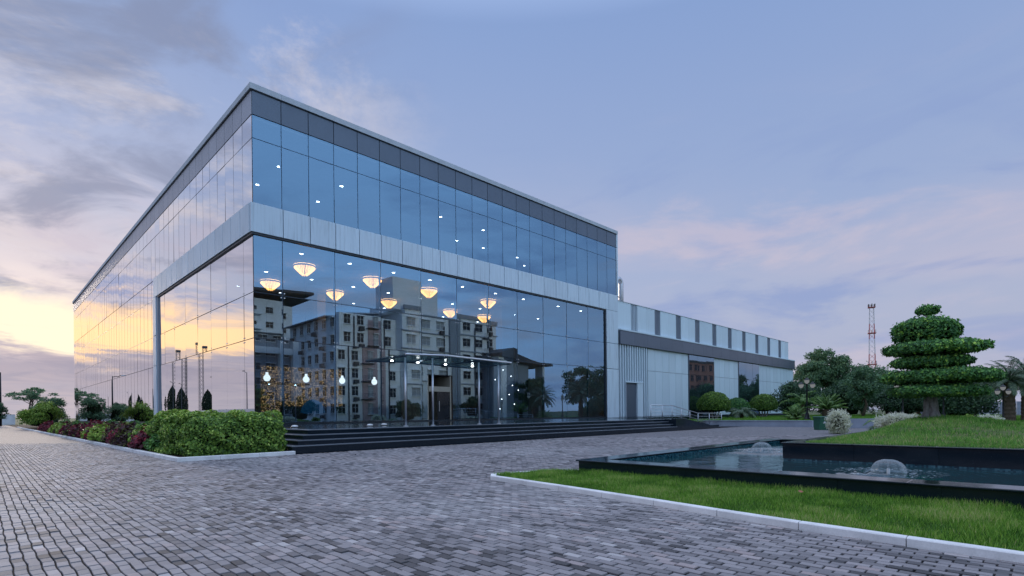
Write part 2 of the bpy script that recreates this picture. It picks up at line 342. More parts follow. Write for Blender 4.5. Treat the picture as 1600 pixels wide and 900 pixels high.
class MB:
    """collects quads/tris from boxes and tubes into one mesh"""
    def __init__(s): s.v = []; s.q = []; s.t = []; s.n = 0
    def add(s, v, q=None, t=None):
        v = np.asarray(v, float).reshape(-1, 3); s.v.append(v)
        if q is not None and len(q): s.q.append(np.asarray(q).reshape(-1, 4)+s.n)
        if t is not None and len(t): s.t.append(np.asarray(t).reshape(-1, 3)+s.n)
        s.n += len(v); return s
    def box(s, *a): return s.add(box_v(*a), BQ)
    def tube(s, pts, rad, seg=8, cap=True):
        pts = np.asarray(pts, float); k = len(pts); rad = np.broadcast_to(np.asarray(rad, float), (k,))
        tn = np.gradient(pts, axis=0); tn /= np.linalg.norm(tn, axis=1)[:, None]+1e-9
        up = np.array([0, 0, 1.]) if abs(tn[0][2]) < .9 else np.array([1., 0, 0])
        vs = []
        for i in range(k):
            a = np.cross(up, tn[i]); a /= np.linalg.norm(a)+1e-9; b = np.cross(tn[i], a)
            an = np.arange(seg)*2*math.pi/seg
            vs.append(pts[i]+rad[i]*(np.cos(an)[:, None]*a+np.sin(an)[:, None]*b)); up = b
        q = [[i*seg+j, i*seg+(j+1) % seg, (i+1)*seg+(j+1) % seg, (i+1)*seg+j] for i in range(k-1) for j in range(seg)]
        v = np.concatenate(vs); tt = []
        if cap:
            v = np.vstack([v, pts[0], pts[-1]]); a, b = k*seg, k*seg+1
            tt = [[a, (j+1) % seg, j] for j in range(seg)]+[[b, (k-1)*seg+j, (k-1)*seg+(j+1) % seg] for j in range(seg)]
        return s.add(v, q, tt)
    def lathe(s, prof, seg=16, c=(0, 0, 0)):
        prof = np.asarray(prof, float); k = len(prof); an = np.arange(seg)*2*math.pi/seg
        v = np.array([[c[0]+r*math.cos(a), c[1]+r*math.sin(a), c[2]+z] for r, z in prof for a in an])
        q = [[i*seg+j, i*seg+(j+1) % seg, (i+1)*seg+(j+1) % seg, (i+1)*seg+j] for i in range(k-1) for j in range(seg)]
        return s.add(v, q)
    def mesh(s, name, mats, smooth=False):
        return np_mesh(name, np.concatenate(s.v), np.concatenate(s.q) if s.q else None, np.concatenate(s.t) if s.t else None, [mats] if isinstance(mats, str) else mats, smooth=smooth)
    def build(s, name, mats, parent=None, loc=(0, 0, 0), rot=(0, 0, 0), smooth=False): return obj(name, s.mesh(name, mats, smooth), parent, loc, rot)
BOXC = {}
def box(name, x0, x1, y0, y1, z0, z1, mk, parent=None, tilt=0.0, bevel=0.0):
    """a box part with its origin at its centre; alike boxes share a mesh"""
    dx_, dy_, dz_ = round(x1-x0, 3), round(y1-y0, 3), round(z1-z0, 3); key = (dx_, dy_, dz_, mk, bevel)
    if key not in BOXC:
        if bevel:
            bm = bmesh.new(); bmesh.ops.create_cube(bm, size=1); bmesh.ops.scale(bm, vec=(dx_, dy_, dz_), verts=bm.verts)
            bmesh.ops.bevel(bm, geom=bm.edges[:], offset=bevel, segments=1, affect='EDGES'); me = bpy.data.meshes.new(name); bm.to_mesh(me); bm.free(); me.materials.append(M[mk])
        else: me = np_mesh(name, box_v(-dx_/2, dx_/2, -dy_/2, dy_/2, -dz_/2, dz_/2), BQ, None, [mk])
        BOXC[key] = me
    rot = tuple(random.gauss(0, tilt) for _ in range(3)) if tilt else (0, 0, 0)
    return obj(name, BOXC[key], parent, ((x0+x1)/2, (y0+y1)/2, (z0+z1)/2), rot)
PANE = {}
def pane(x0, x1, y0, y1, z0, z1, mk, parent, outer, name='glass_pane', tilt=0.0030):
    """glass box: only the outward face carries the coating. outer = index of the outward quad in BQ"""
    dx_, dy_, dz_ = round(x1-x0, 3), round(y1-y0, 3), round(z1-z0, 3); key = (dx_, dy_, dz_, mk, outer)
    if key not in PANE:
        mi = [0 if i == outer else 1 for i in range(6)]
        PANE[key] = np_mesh(name, box_v(-dx_/2, dx_/2, -dy_/2, dy_/2, -dz_/2, dz_/2), BQ, None, [mk, 'glass_back'], midx=mi)
    rot = (random.gauss(0, tilt), random.gauss(0, tilt)*.2, random.gauss(0, tilt)) if outer == 2 else (random.gauss(0, tilt)*.2, random.gauss(0, tilt), random.gauss(0, tilt))
    return obj(name, PANE[key], parent, ((x0+x1)/2, (y0+y1)/2, (z0+z1)/2), rot)
def copy_tree(o, parent=None):
    c = o.copy(); COL.objects.link(c); c.parent = parent
    for ch in o.children: copy_tree(ch, c)
    return c
def unit(v): return v/(np.linalg.norm(v, axis=-1, keepdims=True)+1e-9)
def leaf_arrays(P_, N_, size, aspect=.5, spread=.6, fold=.12, rng=RNG):
    n = len(P_); N2 = unit(N_+spread*rng.normal(size=(n, 3))); T = unit(np.cross(N2, rng.normal(size=(n, 3)))); B = np.cross(N2, T)
    l = (size*rng.uniform(.65, 1.3, n))[:, None]; w = l*aspect
    v = np.stack([P_-T*l*.5, P_+B*w*.5+N2*l*fold, P_+T*l*.5, P_-B*w*.5+N2*l*fold], 1).reshape(-1, 3)
    return v, np.arange(n*4).reshape(-1, 4)
def leaf_mesh(name, P_, N_, size, mk, aspect=.5, spread=.6, bias=None, rng=RNG):
    v, q = leaf_arrays(P_, N_, size, aspect, spread, rng=rng); n = len(P_)
    r = np.clip(rng.beta(1.5, 1.8, n), 0, 1)
    if bias is not None: r = np.clip(r+bias, 0, 1)
    return np_mesh(name, v, q, None, [mk], rnd=np.repeat(r, 4))
def sphere_pts(n, rng=RNG): return unit(rng.normal(size=(n, 3)))
def clump_pts(centers, radii, n_each, squash=.75, shell=.55, rng=RNG):
    Ps, Ns = [], []
    for c, r in zip(centers, radii):
        k = max(6, int(n_each*(r/np.mean(radii))**2)); d_ = sphere_pts(k, rng); d_[:, 2] = np.where(d_[:, 2] < -.45, -d_[:, 2], d_[:, 2])
        rr = r*(shell+(1-shell)*rng.random(k)**.5)*(1+.18*rng.normal(size=k)); Ps.append(np.asarray(c)+d_*rr[:, None]*np.array([1, 1, squash])); Ns.append(d_*np.array([1, 1, 1.2]))
    return np.concatenate(Ps), unit(np.concatenate(Ns))
def grass_mesh(name, pts, h, w, mk, lean=.45, rng=RNG, rb=None):
    n = len(pts); a = rng.uniform(0, 2*math.pi, n); hh = h*rng.uniform(.5, 1.3, n)
    s_ = np.stack([np.cos(a), np.sin(a), np.zeros(n)], 1)*w*.5*rng.uniform(.6, 1.3, (n, 1))
    b = rng.uniform(0, 2*math.pi, n); ln = (lean*hh*rng.uniform(.1, 1.2, n))[:, None]*np.stack([np.cos(b), np.sin(b), np.zeros(n)], 1)
    tip = pts+ln+np.stack([np.zeros(n), np.zeros(n), hh], 1)
    v = np.stack([pts-s_, pts+s_, tip], 1).reshape(-1, 3); r = rng.random(n)**1.2*.9
    if rb is not None: r = np.clip(r+rb, 0, 1)
    return np_mesh(name, v, None, np.arange(n*3).reshape(-1, 3), [mk], rnd=np.repeat(r, 3))
def vnoise(x, y, s, seed=0):
    """cheap smooth 2-D value noise, 0..1"""
    x = np.asarray(x)/s; y = np.asarray(y)/s; xi = np.floor(x).astype(int); yi = np.floor(y).astype(int); fx = x-xi; fy = y-yi
    fx = fx*fx*(3-2*fx); fy = fy*fy*(3-2*fy)
    def h(a, b): 
        t_ = np.sin(a*127.1+b*311.7+seed*74.7)*43758.5453; return t_-np.floor(t_)
    return (h(xi, yi)*(1-fx)+h(xi+1, yi)*fx)*(1-fy)+(h(xi, yi+1)*(1-fx)+h(xi+1, yi+1)*fx)*fy
def grid_mesh(name, xs, ys, zf, mk, smooth=True):
    X, Y = np.meshgrid(xs, ys, indexing='ij'); Z = zf(X, Y); v = np.stack([X, Y, Z], -1).reshape(-1, 3); nx, ny = len(xs), len(ys)
    i, j = np.meshgrid(np.arange(nx-1), np.arange(ny-1), indexing='ij'); a = (i*ny+j).ravel()
    return np_mesh(name, v, np.stack([a, a+ny, a+ny+1, a+1], 1), None, [mk], smooth=smooth)
def depth_px(x, y, z=0.0):
    d_ = np.stack([x-CAM[0], y-CAM[1], z-CAM[2]+0*x], -1); w = d_@FW; return w, 800+839.19*(d_@IR)/np.where(w > .1, w, .1), 645.83-839.19*(d_@IU)/np.where(w > .1, w, .1)

# ================================================================== GROUND AND PAVING
g = obj('ground', grid_mesh('ground', np.array([-3000, -300, -80, -32, 60, 120, 400, 3000.]), np.array([-3000, -300, -90, -40, 0, 120, 400, 3000.]), lambda X, Y: X*0-.06, 'ground', False)); tag(g, 'open grassy ground reaching the horizon', kind='structure')
pv = MB(); pv.add([[-31, -75, -.015], [33, -75, -.015], [33, 118, -.015], [-31, 118, -.015]], [[0, 1, 2, 3]])
paving = pv.build('paving', 'joint_sand'); tag(paving, 'grey block paving of the forecourt', kind='structure')
# beyond about 24 m the blocks are too small to tell apart: one sheet, material joints
BW, BL, GAP = .086, .172, .0047
FAR = 26.0
def visible(x, y):
    w, px, py = depth_px(x, y)
    free = ~((x > -6.50) & (y > -12.90)) & ~((x > -3.40) & (y > -12.80)) & ~((x > kerb_x(y)+.02) & (y < -22.2) & (x < 8.7) & (y < tip_y(x)-.02)) & ~((x > -3.7) & (x < 8.7) & (y < tip_y(x)-.02) & (x > kerb_x(y)+.02))
    return (w > 1.6) & (w < FAR) & (px > -330) & (px < 1930) & (py < 1050) & free
def tip_y(x): return np.interp(x, [-3.70, -3.45, -3.0, -2.4, -1.87, -1.86, 8.7], [-22.3, -22.05, -21.95, -22.15, -22.75, -22.79, -22.79])
def kerb_x(y): return np.interp(y, [-45, -29.4, -28.5, -27.4, -25.7, -23.7, -22.3], [-5.2, -4.60, -4.52, -4.42, -4.14, -3.86, -3.70])
ix = np.arange(int(-24/BW), int(26/BW)); iy = np.arange(int(-36/BL), int(12/BL))
IX, IY = np.meshgrid(ix, iy, indexing='ij'); CX = (IX+.5)*BW; CY = (IY+.5*(IX % 2)+.5)*BL
def wob(x, y): return (.0040*np.sin(y*2*math.pi/.52+x*1.1+3*vnoise(x, y, 2.5, 3)))+.014*(vnoise(x, y, 1.6, 1)-.5)
keep = visible(CX, CY); cx_, cy_ = CX[keep], CY[keep]
nb = len(cx_)
hx = BW/2-GAP-RNG.uniform(0, .0022, nb); hy = BL/2-GAP-RNG.uniform(.0005, .006, nb); rz = RNG.normal(0, .010, nb); zt_ = RNG.normal(0, .0028, nb)
def paver_verts(cx0, cy0, hx0, hy0, rz0, z0, local=False):
    n = len(cx0); u = np.array([-1, 1, 1, 1, -1, -1.]); v_ = np.array([-1, -1, 0, 1, 1, 0.]); out = []
    for inset, zz_ in ((0, -.014), (.0, -.003), (.003, 0)):
        lx = u*(hx0[:, None]-inset); ly = v_*(hy0[:, None]-inset)
        X_ = cx0[:, None]+lx-ly*rz0[:, None]; Y_ = cy0[:, None]+ly+lx*rz0[:, None]; X_ = X_+wob(X_, Y_)
        out.append(np.stack([X_, Y_, np.broadcast_to(z0[:, None]+zz_, X_.shape)], -1))
    return np.concatenate(out, 1)                     # n,18,3
pq = [[a+i, a+(i+1) % 6, a+6+(i+1) % 6, a+6+i] for a in (0, 6) for i in range(6)]+[[12, 13, 14, 17], [17, 14, 15, 16]]
pq = np.array(pq)
PVV = paver_verts(cx_, cy_, hx, hy, rz, zt_)
w_, px_, py_ = depth_px(cx_, cy_); inn = (px_ > 5) & (px_ < 1595) & (py_ < 897)
order = np.argsort(np.where(inn, w_, 999))[:300]; single = np.zeros(nb, bool); single[order] = True
rv = np.clip(RNG.normal(.5, .25, nb)+.35*(vnoise(cx_, cy_, .9, 21)-.5), 0, 1); rv = np.where(RNG.random(nb) < .06, RNG.uniform(0, .12, nb), rv)
rest = ~single; nr = rest.sum()
me = np_mesh('paver_field', PVV[rest].reshape(-1, 3), (pq[None]+(np.arange(nr)*18)[:, None, None]).reshape(-1, 4), None, ['paver'], rnd=np.repeat(rv[rest], 18))
o = obj('paver_field', me, paving); o['kind'] = 'stuff'
for k in np.nonzero(single)[0]:
    vv = PVV[k]-np.array([cx_[k], cy_[k], 0]); me = np_mesh('paver', vv, pq, None, ['paver'], rnd=np.full(18, rv[k])); obj('paver', me, paving, (cx_[k], cy_[k], 0))
# distant strip of the same paving
far = MB(); far_polys = []
for (x0, x1, y0, y1) in ((-31, -6.5, -12.9, 118), (-31, 33, -21.6, -12.9), (-3.4, 33, -12.9, -12.8), (9.3, 33, -60, -21.6), (-31, -5.3, -75, -21.6)):
    nx, ny = max(2, int((x1-x0)/1.0)), max(2, int((y1-y0)/1.0)); xs = np.linspace(x0, x1, nx+1); ys = np.linspace(y0, y1, ny+1)
    for i in range(nx):
        for j in range(ny):
            xm, ym = (xs[i]+xs[i+1])/2, (ys[j]+ys[j+1])/2; w, px, py = depth_px(np.array(xm), np.array(ym))
            if w > FAR-1.2 or w < 1 or px < -330 or px > 1930: far.add([[xs[i], ys[j], -.008], [xs[i+1], ys[j], -.008], [xs[i+1], ys[j+1], -.008], [xs[i], ys[j+1], -.008]], [[0, 1, 2, 3]])
o = far.build('distant_paving', 'paving_far', paving); o['kind'] = 'stuff'

# ================================================================== MAIN BUILDING
ZT = .73
bld = thing('glass_pavilion', 'two storey glass fronted hall with grey roof fascia and white aluminium band', 'building', (0, 0, 0))
MOD = 33.44/22; LM = 1.45; W0 = 33.44; L0 = 74.8
ZB, ZBT, ZBB, ZJ1, ZJ2, ZP, ZC, ZU = ZT+.10, 12.41, 10.88, 7.76, 5.33, 17.09, 18.39, 15.86
PR = .17
g_ = .02
TH = .03
for i in range(22):                                   # front, upper storey
    x0, x1 = i*MOD+g_, (i+1)*MOD-g_
    pane(x0, x1, 0, TH, ZBT+.03, ZU-g_, 'glass_front', bld, 2); pane(x0, x1, 0, TH, ZU+g_, ZP-g_, 'glass_front', bld, 2)
    box('fascia_panel', x0, x1, -.02, .03, ZP+g_, ZC-.05, 'clad_grey', bld); box('band_panel', x0-(PR if i == 0 else 0), x1, -PR, .05, ZBB, ZBT, 'clad_light', bld, bevel=.006)
    box('coping_piece', x0-.017-(.12 if i == 0 else 0), x1+.017+(.2 if i == 21 else 0), -.12, .5, ZC, ZC+.30, 'coping', bld)
ends = [0, 1]+list(range(3, 22, 2))
for a, b in zip(ends[:-1], ends[1:]):                 # front, lower storey
    x0, x1 = a*MOD+g_, (b*MOD-g_ if b < 21 else 31.56)
    for z0, z1 in ((ZB, ZJ2-g_), (ZJ2+g_, ZJ1-g_), (ZJ1+g_, ZBB-.12)):
        if a == 7 and z0 == ZB: continue              # doorway bay
        pane(x0, x1, 0, TH, z0, z1, 'glass_front', bld, 2)
# doorway bay: side lights and transom
pane(7*MOD+g_, 7*MOD+.45, 0, TH, ZB, ZJ2-g_, 'glass_front', bld, 2); pane(9*MOD-.45, 9*MOD-g_, 0, TH, ZB, ZJ2-g_, 'glass_front', bld, 2); pane(7*MOD+.47, 9*MOD-.47, 0, TH, 3.9, ZJ2-g_, 'glass_front', bld, 2)
nL = 51
for j in range(nL):                                   # left side, upper storey
    y0, y1 = j*LM+g_+(TH if j == 0 else 0), (j+1)*LM-g_
    if y1 > L0: break
    pane(0, TH, y0, y1, ZBT+.03, ZU-g_, 'glass_left', bld, 5); pane(0, TH, y0, y1, ZU+g_, ZP-g_, 'glass_left', bld, 5)
    box('fascia_panel', -.02, .03, y0, y1, ZP+g_, ZC-.05, 'clad_lav', bld)
    box('coping_piece', -.12, .5, y0-.017+(.5 if j == 0 else 0), y1+.017, ZC, ZC+.30, 'coping', bld)
    if j < 15: box('band_panel', -PR, .05, y0+(.03 if j == 0 else 0), y1, ZBB, ZBT, 'clad_light', bld, bevel=.006)
    elif y0 < L0: 
        for z0, z1 in ((ZB, ZJ2-g_), (ZJ2+g_, ZBT-g_)): pane(0, TH, y0+.02, y1, z0, z1, 'glass_left', bld, 5, tilt=.0016)
le = [0, 1, 3, 5, 7, 9, 11, 13, 14.2]
for a, b in zip(le[:-1], le[1:]):                     # left side, lower storey
    for z0, z1 in ((ZB, ZJ2-g_), (ZJ2+g_, ZJ1-g_), (ZJ1+g_, ZBB-.12)):
        pane(0, TH, a*LM+g_+(TH if a == 0 else 0), b*LM-g_, z0, z1, 'glass_left', bld, 5)
# pillars of the portal frame
for z0, z1 in ((ZT, ZJ2-g_), (ZJ2+g_, ZJ1-g_), (ZJ1+g_, ZBB-g_)):
    box('pillar_panel', 31.56, W0, -PR, .06, z0, z1, 'clad_light', bld, bevel=.006); box('pillar_panel', -PR, .06, 20.98, 22.0, z0, z1, 'clad_light', bld, bevel=.006)
box('jamb', -.10, .12, 20.58, 20.98, ZT, ZBB, 'clad_mid', bld); box('jamb', 31.40, 31.56, -.10, .12, ZT, ZBB, 'dark_trim', bld)
box('soffit_trim', -.10, 31.40, -.10, .02, ZBB-.11, ZBB-.005, 'dark_trim', bld); box('soffit_trim', -.10, .02, .02, 20.58, ZBB-.11, ZBB-.005, 'dark_trim', bld)
box('coping_trim', -.06, W0+.05, -.06, .3, ZC-.045, ZC-.004, 'dark_trim', bld); box('coping_trim', -.06, .3, .3, L0-.6, ZC-.045, ZC-.004, 'dark_trim', bld)
for z0, z1 in ((12.42, 15.84), (15.88, 17.07), (17.11, 18.37)): box('end_panel', W0+.01, W0+.24, -.06, 18, z0, z1, 'clad_light', bld)
box('plinth', -.04, 31.4, -.05, .06, ZT, ZB-.005, 'dark_trim', bld); box('plinth', -.04, .06, .06, L0-.8, ZT-.6, ZB-.005, 'dark_trim', bld)
# mullions and transoms behind the joints
mm = MB()
for i in range(1, 22): mm.box(i*MOD-.035, i*MOD+.035, .034, .16, ZBT, ZP)
mm.box(.04, W0, .036, .14, ZU-.03, ZU+.03)
for a in ends[1:-1]: mm.box(a*MOD-.03, a*MOD+.03, .034, .20, ZB, ZBB-.1)
for z in (ZJ1, ZJ2): mm.box(.04, 31.4, .036, .10, z-.015, z+.015)
mm.build('mullion_grid', 'mullion', bld)
mm = MB()
for j in range(1, nL): mm.box(.034, .14, j*LM-.03, j*LM+.03, ZBT, ZP)
for j in range(15, nL): mm.box(.034, .14, j*LM-.03, j*LM+.03, ZB, ZBT-.01)
mm.box(.036, .12, .05, 72.5, ZU-.03, ZU+.03)
for a in le[1:-1]: mm.box(.034, .18, a*LM-.03, a*LM+.03, ZB, ZBB-.1)
for z in (ZJ1, ZJ2): mm.box(.036, .10, .05, 20.5, z-.015, z+.015)
mm.box(.036, .10, 22.1, 72.5, ZJ2-.015, ZJ2+.015)
mm.build('mullion_grid', 'mullion', bld)
# glazing clamps (spider fittings) at the lower joints
sp = MB()
for a in ends[1:-1]:
    for z in (ZJ1, ZJ2):
        for sx in (-.09, .09):
            for s_z in (-.12, .12): sp.box(a*MOD+sx-.03, a*MOD+sx+.03, -.015, -.004, z+s_z-.03, z+s_z+.03)
o = sp.build('glazing_clamps', 'steel', bld); o['kind'] = 'stuff'
sp = MB()
for a in le[1:-1]:
    for z in (ZJ1, ZJ2):
        for sy_ in (-.09, .09):
            for s_z in (-.12, .12): sp.box(-.015, -.004, a*LM+sy_-.03, a*LM+sy_+.03, z+s_z-.03, z+s_z+.03)
o = sp.build('glazing_clamps', 'steel', bld); o['kind'] = 'stuff'
# shell: roof, slabs, rear walls, floor, ceilings
box('roof', .1, W0, .1, 73.4, 18.2, 18.5, 'coping', bld)
box('floor_slab', .2, W0-.05, .2, 22, .4, ZT, 'interior_floor', bld)
box('ceiling', .22, W0-.05, .22, 22, 10.80, 11.3, 'ceiling_white', bld); box('upper_floor', .22, W0-.05, .22, 22, 11.9, 12.38, 'interior_wall', bld)
box('upper_ceiling', .22, W0-.05, .22, 22, 17.0, 17.1, 'ceiling_white', bld)
box('rear_wall', .22, W0, 22.02, 22.3, ZT, 18.1, 'interior_wall', bld); box('rear_wall', W0-.04, W0+.0, .1, 72, ZT, 18.1, 'interior_wall', bld)
box('upper_partition', .3, W0-.1, 12.5, 12.7, 12.4, 17, 'interior_wall', bld)
box('spandrel_backing', .25, .35, 22.3, 73.3, ZT, 17.1, 'interior_dark', bld); box('rear_wall', .1, W0, 73.4, 73.7, ZT-.6, 18.3, 'clad_mid', bld)
box('spandrel_backing', .25, .35, 22.3, 73.3, 17.1, 18.2, 'interior_dark', bld)
# lobby fit-out: entrance vestibule, column, screens
box('vestibule_wall', 7*MOD+.5, 7*MOD+.6, .1, 3.2, ZT, 3.85, 'beige', bld); box('vestibule_wall', 9*MOD-.6, 9*MOD-.5, .1, 3.2, ZT, 3.85, 'beige', bld)
box('vestibule_roof', 7*MOD+.5, 9*MOD-.5, .1, 3.2, 3.86, 3.95, 'interior_dark', bld); box('vestibule_back', 7*MOD+.6, 9*MOD-.6, 3.1, 3.2, ZT, 3.85, 'interior_dark', bld)
box('door_header', 7*MOD+.62, 9*MOD-.62, .08, .2, 2.75, 3.1, 'beige', bld)
dr = box('door', 9*MOD-1.7, 9*MOD-.64, .10, .14, ZT+.05, 2.72, 'window_dark', bld); box('handle', 9*MOD-1.6, 9*MOD-1.56, .04, .08, 1.4, 2.1, 'steel', dr).parent = bld
box('column', 22.9, 24.3, 5, 6.4, ZT, 10.8, 'clad_mid', bld)
for cx0 in (8.6, 17.5, 28.5): box('column', cx0, cx0+.7, 11, 11.7, ZT, 10.8, 'interior_wall', bld)
box('mosaic_screen', 3.6, 9.6, 9.0, 9.15, 1.2, 4.7, 'gold_mosaic', bld)
box('partition', 10.5, 18.5, 10.5, 10.7, ZT, 5.0, 'interior_dark', bld); box('partition', 25.5, 31, 9.5, 9.7, ZT, 6.2, 'interior_dark', bld); box('partition', .6, 3.4, 12.5, 12.7, ZT, 5.2, 'interior_dark', bld)
box('reception_desk', 4.2, 8.6, 6.6, 7.3, ZT, 1.85, 'interior_dark', bld)
# canopy at the step edge
can = thing('entrance_canopy', 'shallow glass canopy on slim steel posts above the entrance steps', 'canopy', (4.2, -11.5, ZT))
def cl(x, y, z): return (x-4.2, y+11.5, z-ZT)
for x, zt2 in ((1.72, 3.47), (3.05, 3.53), (5.60, 3.50), (6.80, 3.46)):
    p_ = MB().tube([cl(x, -11.45, ZT+.01), cl(x, -11.45, zt2)], .045, 10).build('post', 'steel', can, smooth=True)
    MB().lathe([(.045, 0), (.1, 0), (.1, .03), (.045, .05)], 12, cl(x, -11.45, ZT)).build('base_flange', 'steel', p_)
cm = MB(); pr = [(1.25, 3.50), (3.3, 3.58), (6.95, 3.50)]
for (xa, za), (xb, zb) in zip(pr[:-1], pr[1:]):
    v = []
    for yy in (-12.15, -9.2):
        for dz_ in (0, .03): v += [cl(xa, yy, za+dz_), cl(xb, yy, zb+dz_)]
    v = np.array(v); MB().add(v, [[0, 1, 5, 4], [2, 6, 7, 3], [0, 2, 3, 1], [4, 5, 7, 6], [0, 4, 6, 2], [1, 3, 7, 5]]).build('glass_roof', 'canopy_glass', can)
    MB().tube([cl(xa, -12.16, za+.02), cl(xb, -12.16, zb+.02)], .035, 6).build('edge_beam', 'ceramic' if xa > 3 else 'steel', can); MB().tube([cl(xa, -9.2, za-.03), cl(xb, -9.2, zb-.03)], .035, 6).build('edge_beam', 'mullion', can)
for xa, za in ((1.3, 3.49), (3.3, 3.56), (5.1, 3.53), (6.9, 3.49)): MB().tube([cl(xa, -12.15, za-.03), cl(xa, -9.2, za-.03)], .03, 6).build('rafter', 'mullion', can)
for xa in (1.9, 3.2, 4.7, 6.3):
    MB().lathe([(0, 0), (.055, 0), (.055, .03), (0, .03)], 10, cl(xa, -10.2, 3.44)).build('spotlight', 'downlight', can)
# lobby lights
def chandelier(x, y, label):
    t_ = thing('chandelier', label, 'chandelier', (x, y, 10.8), 0, 'crystal chandeliers under the lobby ceiling')
    if not CH:
        CH['ring'] = MB().lathe([(.60, -.02), (.66, -.02), (.66, -.10), (.60, -.10), (.60, -.02)], 32).mesh('frame_ring', 'dark_trim', True)
        c_ = MB()
        for k in range(7):
            r0 = .62*(1-k/7.5)**.8; z0 = -.10-.072*k; n_ = max(8, int(38*r0/.62))
            for a in range(n_):
                an = (a+.5*(k % 2))*2*math.pi/n_; x_, y_ = r0*math.cos(an), r0*math.sin(an); s_ = .034
                c_.add([[x_-s_, y_, z0-.06], [x_, y_-s_, z0-.06], [x_+s_, y_, z0-.06], [x_, y_+s_, z0-.06], [x_, y_, z0], [x_*.97, y_*.97, z0-.15]], None, [[0, 1, 4], [1, 2, 4], [2, 3, 4], [3, 0, 4], [1, 0, 5], [2, 1, 5], [3, 2, 5], [0, 3, 5]])
        CH['crystal'] = c_.mesh('crystal_drops', 'chandelier_glow')
        CH['halo'] = MB().lathe([(.62, -.003), (.655, -.003), (.655, -.016), (.62, -.016)], 28).mesh('added_halo', 'halo_glow')  # glowing ring added above the frame to give the ceiling halo
        CH['core'] = MB().lathe([(.0, -.58), (.08, -.52), (.3, -.32), (.48, -.14), (.50, -.06), (0, -.06)], 20).mesh('lamp_core', 'ceramic', True)
    obj('frame_ring', CH['ring'], t_); o_ = obj('crystal_drops', CH['crystal'], t_); o_['kind'] = 'stuff'; obj('lamp_core', CH['core'], t_); obj('added_halo', CH['halo'], t_)
CH = {}
ords = ['first', 'second', 'third', 'fourth', 'fifth', 'sixth']
for yy, word, xr in ((4.05, 'front', (4.55, 9.4, 14.25, 20.4)), (9.6, 'rear', (4.5, 9.4, 14.2, 20.7, 24.9))):
    for k, xx in enumerate(xr): chandelier(xx, yy, f'warm crystal chandelier of the {word} row, {ords[k]} from the glass corner')
dl = MB().lathe([(0, -.03), (.11, -.03), (.11, -.012)], 14).mesh('downlight', 'downlight'); dt = MB().lathe([(.115, -.035), (.16, -.03), (.16, 0), (.115, 0)], 14).mesh('trim', 'ceramic')
def downlight(x, y, z, label, grp):
    t_ = obj('downlight', dl, None, (x, y, z)); tag(t_, label, 'light', grp); obj('trim_ring', dt, t_)
for yy in (1.65, 7.12, 12.6):
    for xx in (3.3, 6.4, 9.6, 12.6, 15.6, 19.0, 22.2, 26.7, 30.0): downlight(xx, yy, 10.8, 'small white recessed downlight in the lobby ceiling', 'lobby ceiling downlights')
for xx, yy in ((3.3, 4.83), (3.3, 8.5), (7.55, 4.83), (7.57, 8.5), (16.04, 4.8), (20.6, 4.8), (20.7, 8.5), (23.9, 8.5), (28.5, 8.5), (31.2, 10.1)): downlight(xx, yy, 17.0, 'small white recessed downlight in the upper storey ceiling', 'upper storey downlights')
for k, xx in enumerate((1.75, 4.1, 6.5, 8.85)):
    t_ = thing('pendant_lamp', f'white globe pendant lamp behind the lower glass, {ords[k]} from the corner', 'lamp', (xx, 3.0, 3.45), 0, 'globe pendants in the lobby')
    MB().lathe([(.0, -.20), (.12, -.17), (.2, -.03), (.17, .10), (.08, .2), (.075, .33), (0, .34)], 18).build('globe', 'globe_glow', t_, smooth=True); MB().tube([(0, 0, .34), (0, 0, 7.34)], .012, 6).build('cord', 'dark_trim', t_)
for k in range(11):
    a = random.uniform(0, 1); t_ = obj('string_light', MB().lathe([(0, -.05), (.05, 0), (0, .05)], 8).mesh('bulb', 'bead'), None, (21.5+random.uniform(-.6, 2.6), 4.2+random.uniform(-.5, .5), 1.6+k*.42)); tag(t_, 'tiny white bulb of the light curtain by the lobby column', 'light', 'light curtain bulbs')
# blue fan sculpture by the glass
fan = thing('fan_sculpture', 'blue fan shaped feather sculpture standing inside the lobby glass', 'sculpture', (4.8, 3.6, ZT), .3)
for k in range(13):
    a = R(15+150*k/12); p0 = np.array([.12*math.cos(a), 0, .5+.12*math.sin(a)]); p1 = np.array([1.0*math.cos(a), 0, .5+1.0*math.sin(a)]); nn = np.array([-math.sin(a), 0, math.cos(a)])*.1
    MB().add([p0-(0, .012, 0), p1-nn-(0, .012, 0), p1*1.0+nn-(0, .012, 0), p0+(0, .012, 0), p1-nn+(0, .012, 0), p1+nn+(0, .012, 0)], [[0, 1, 4, 3], [1, 2, 5, 4], [2, 0, 3, 5]], [[0, 2, 1], [3, 4, 5]]).build('feather', 'fan_blue', fan)
MB().lathe([(0, 0), (.35, 0), (.3, .1), (.06, .16), (.05, .5), (.14, .55), (0, .62)], 16).build('stand', 'black_iron', fan, smooth=True)
for z in (ZBB, ZJ1): box('transom_cap', -.008, -.002, 22.02, 73.9, z-.016, z+.016, 'mullion', bld)

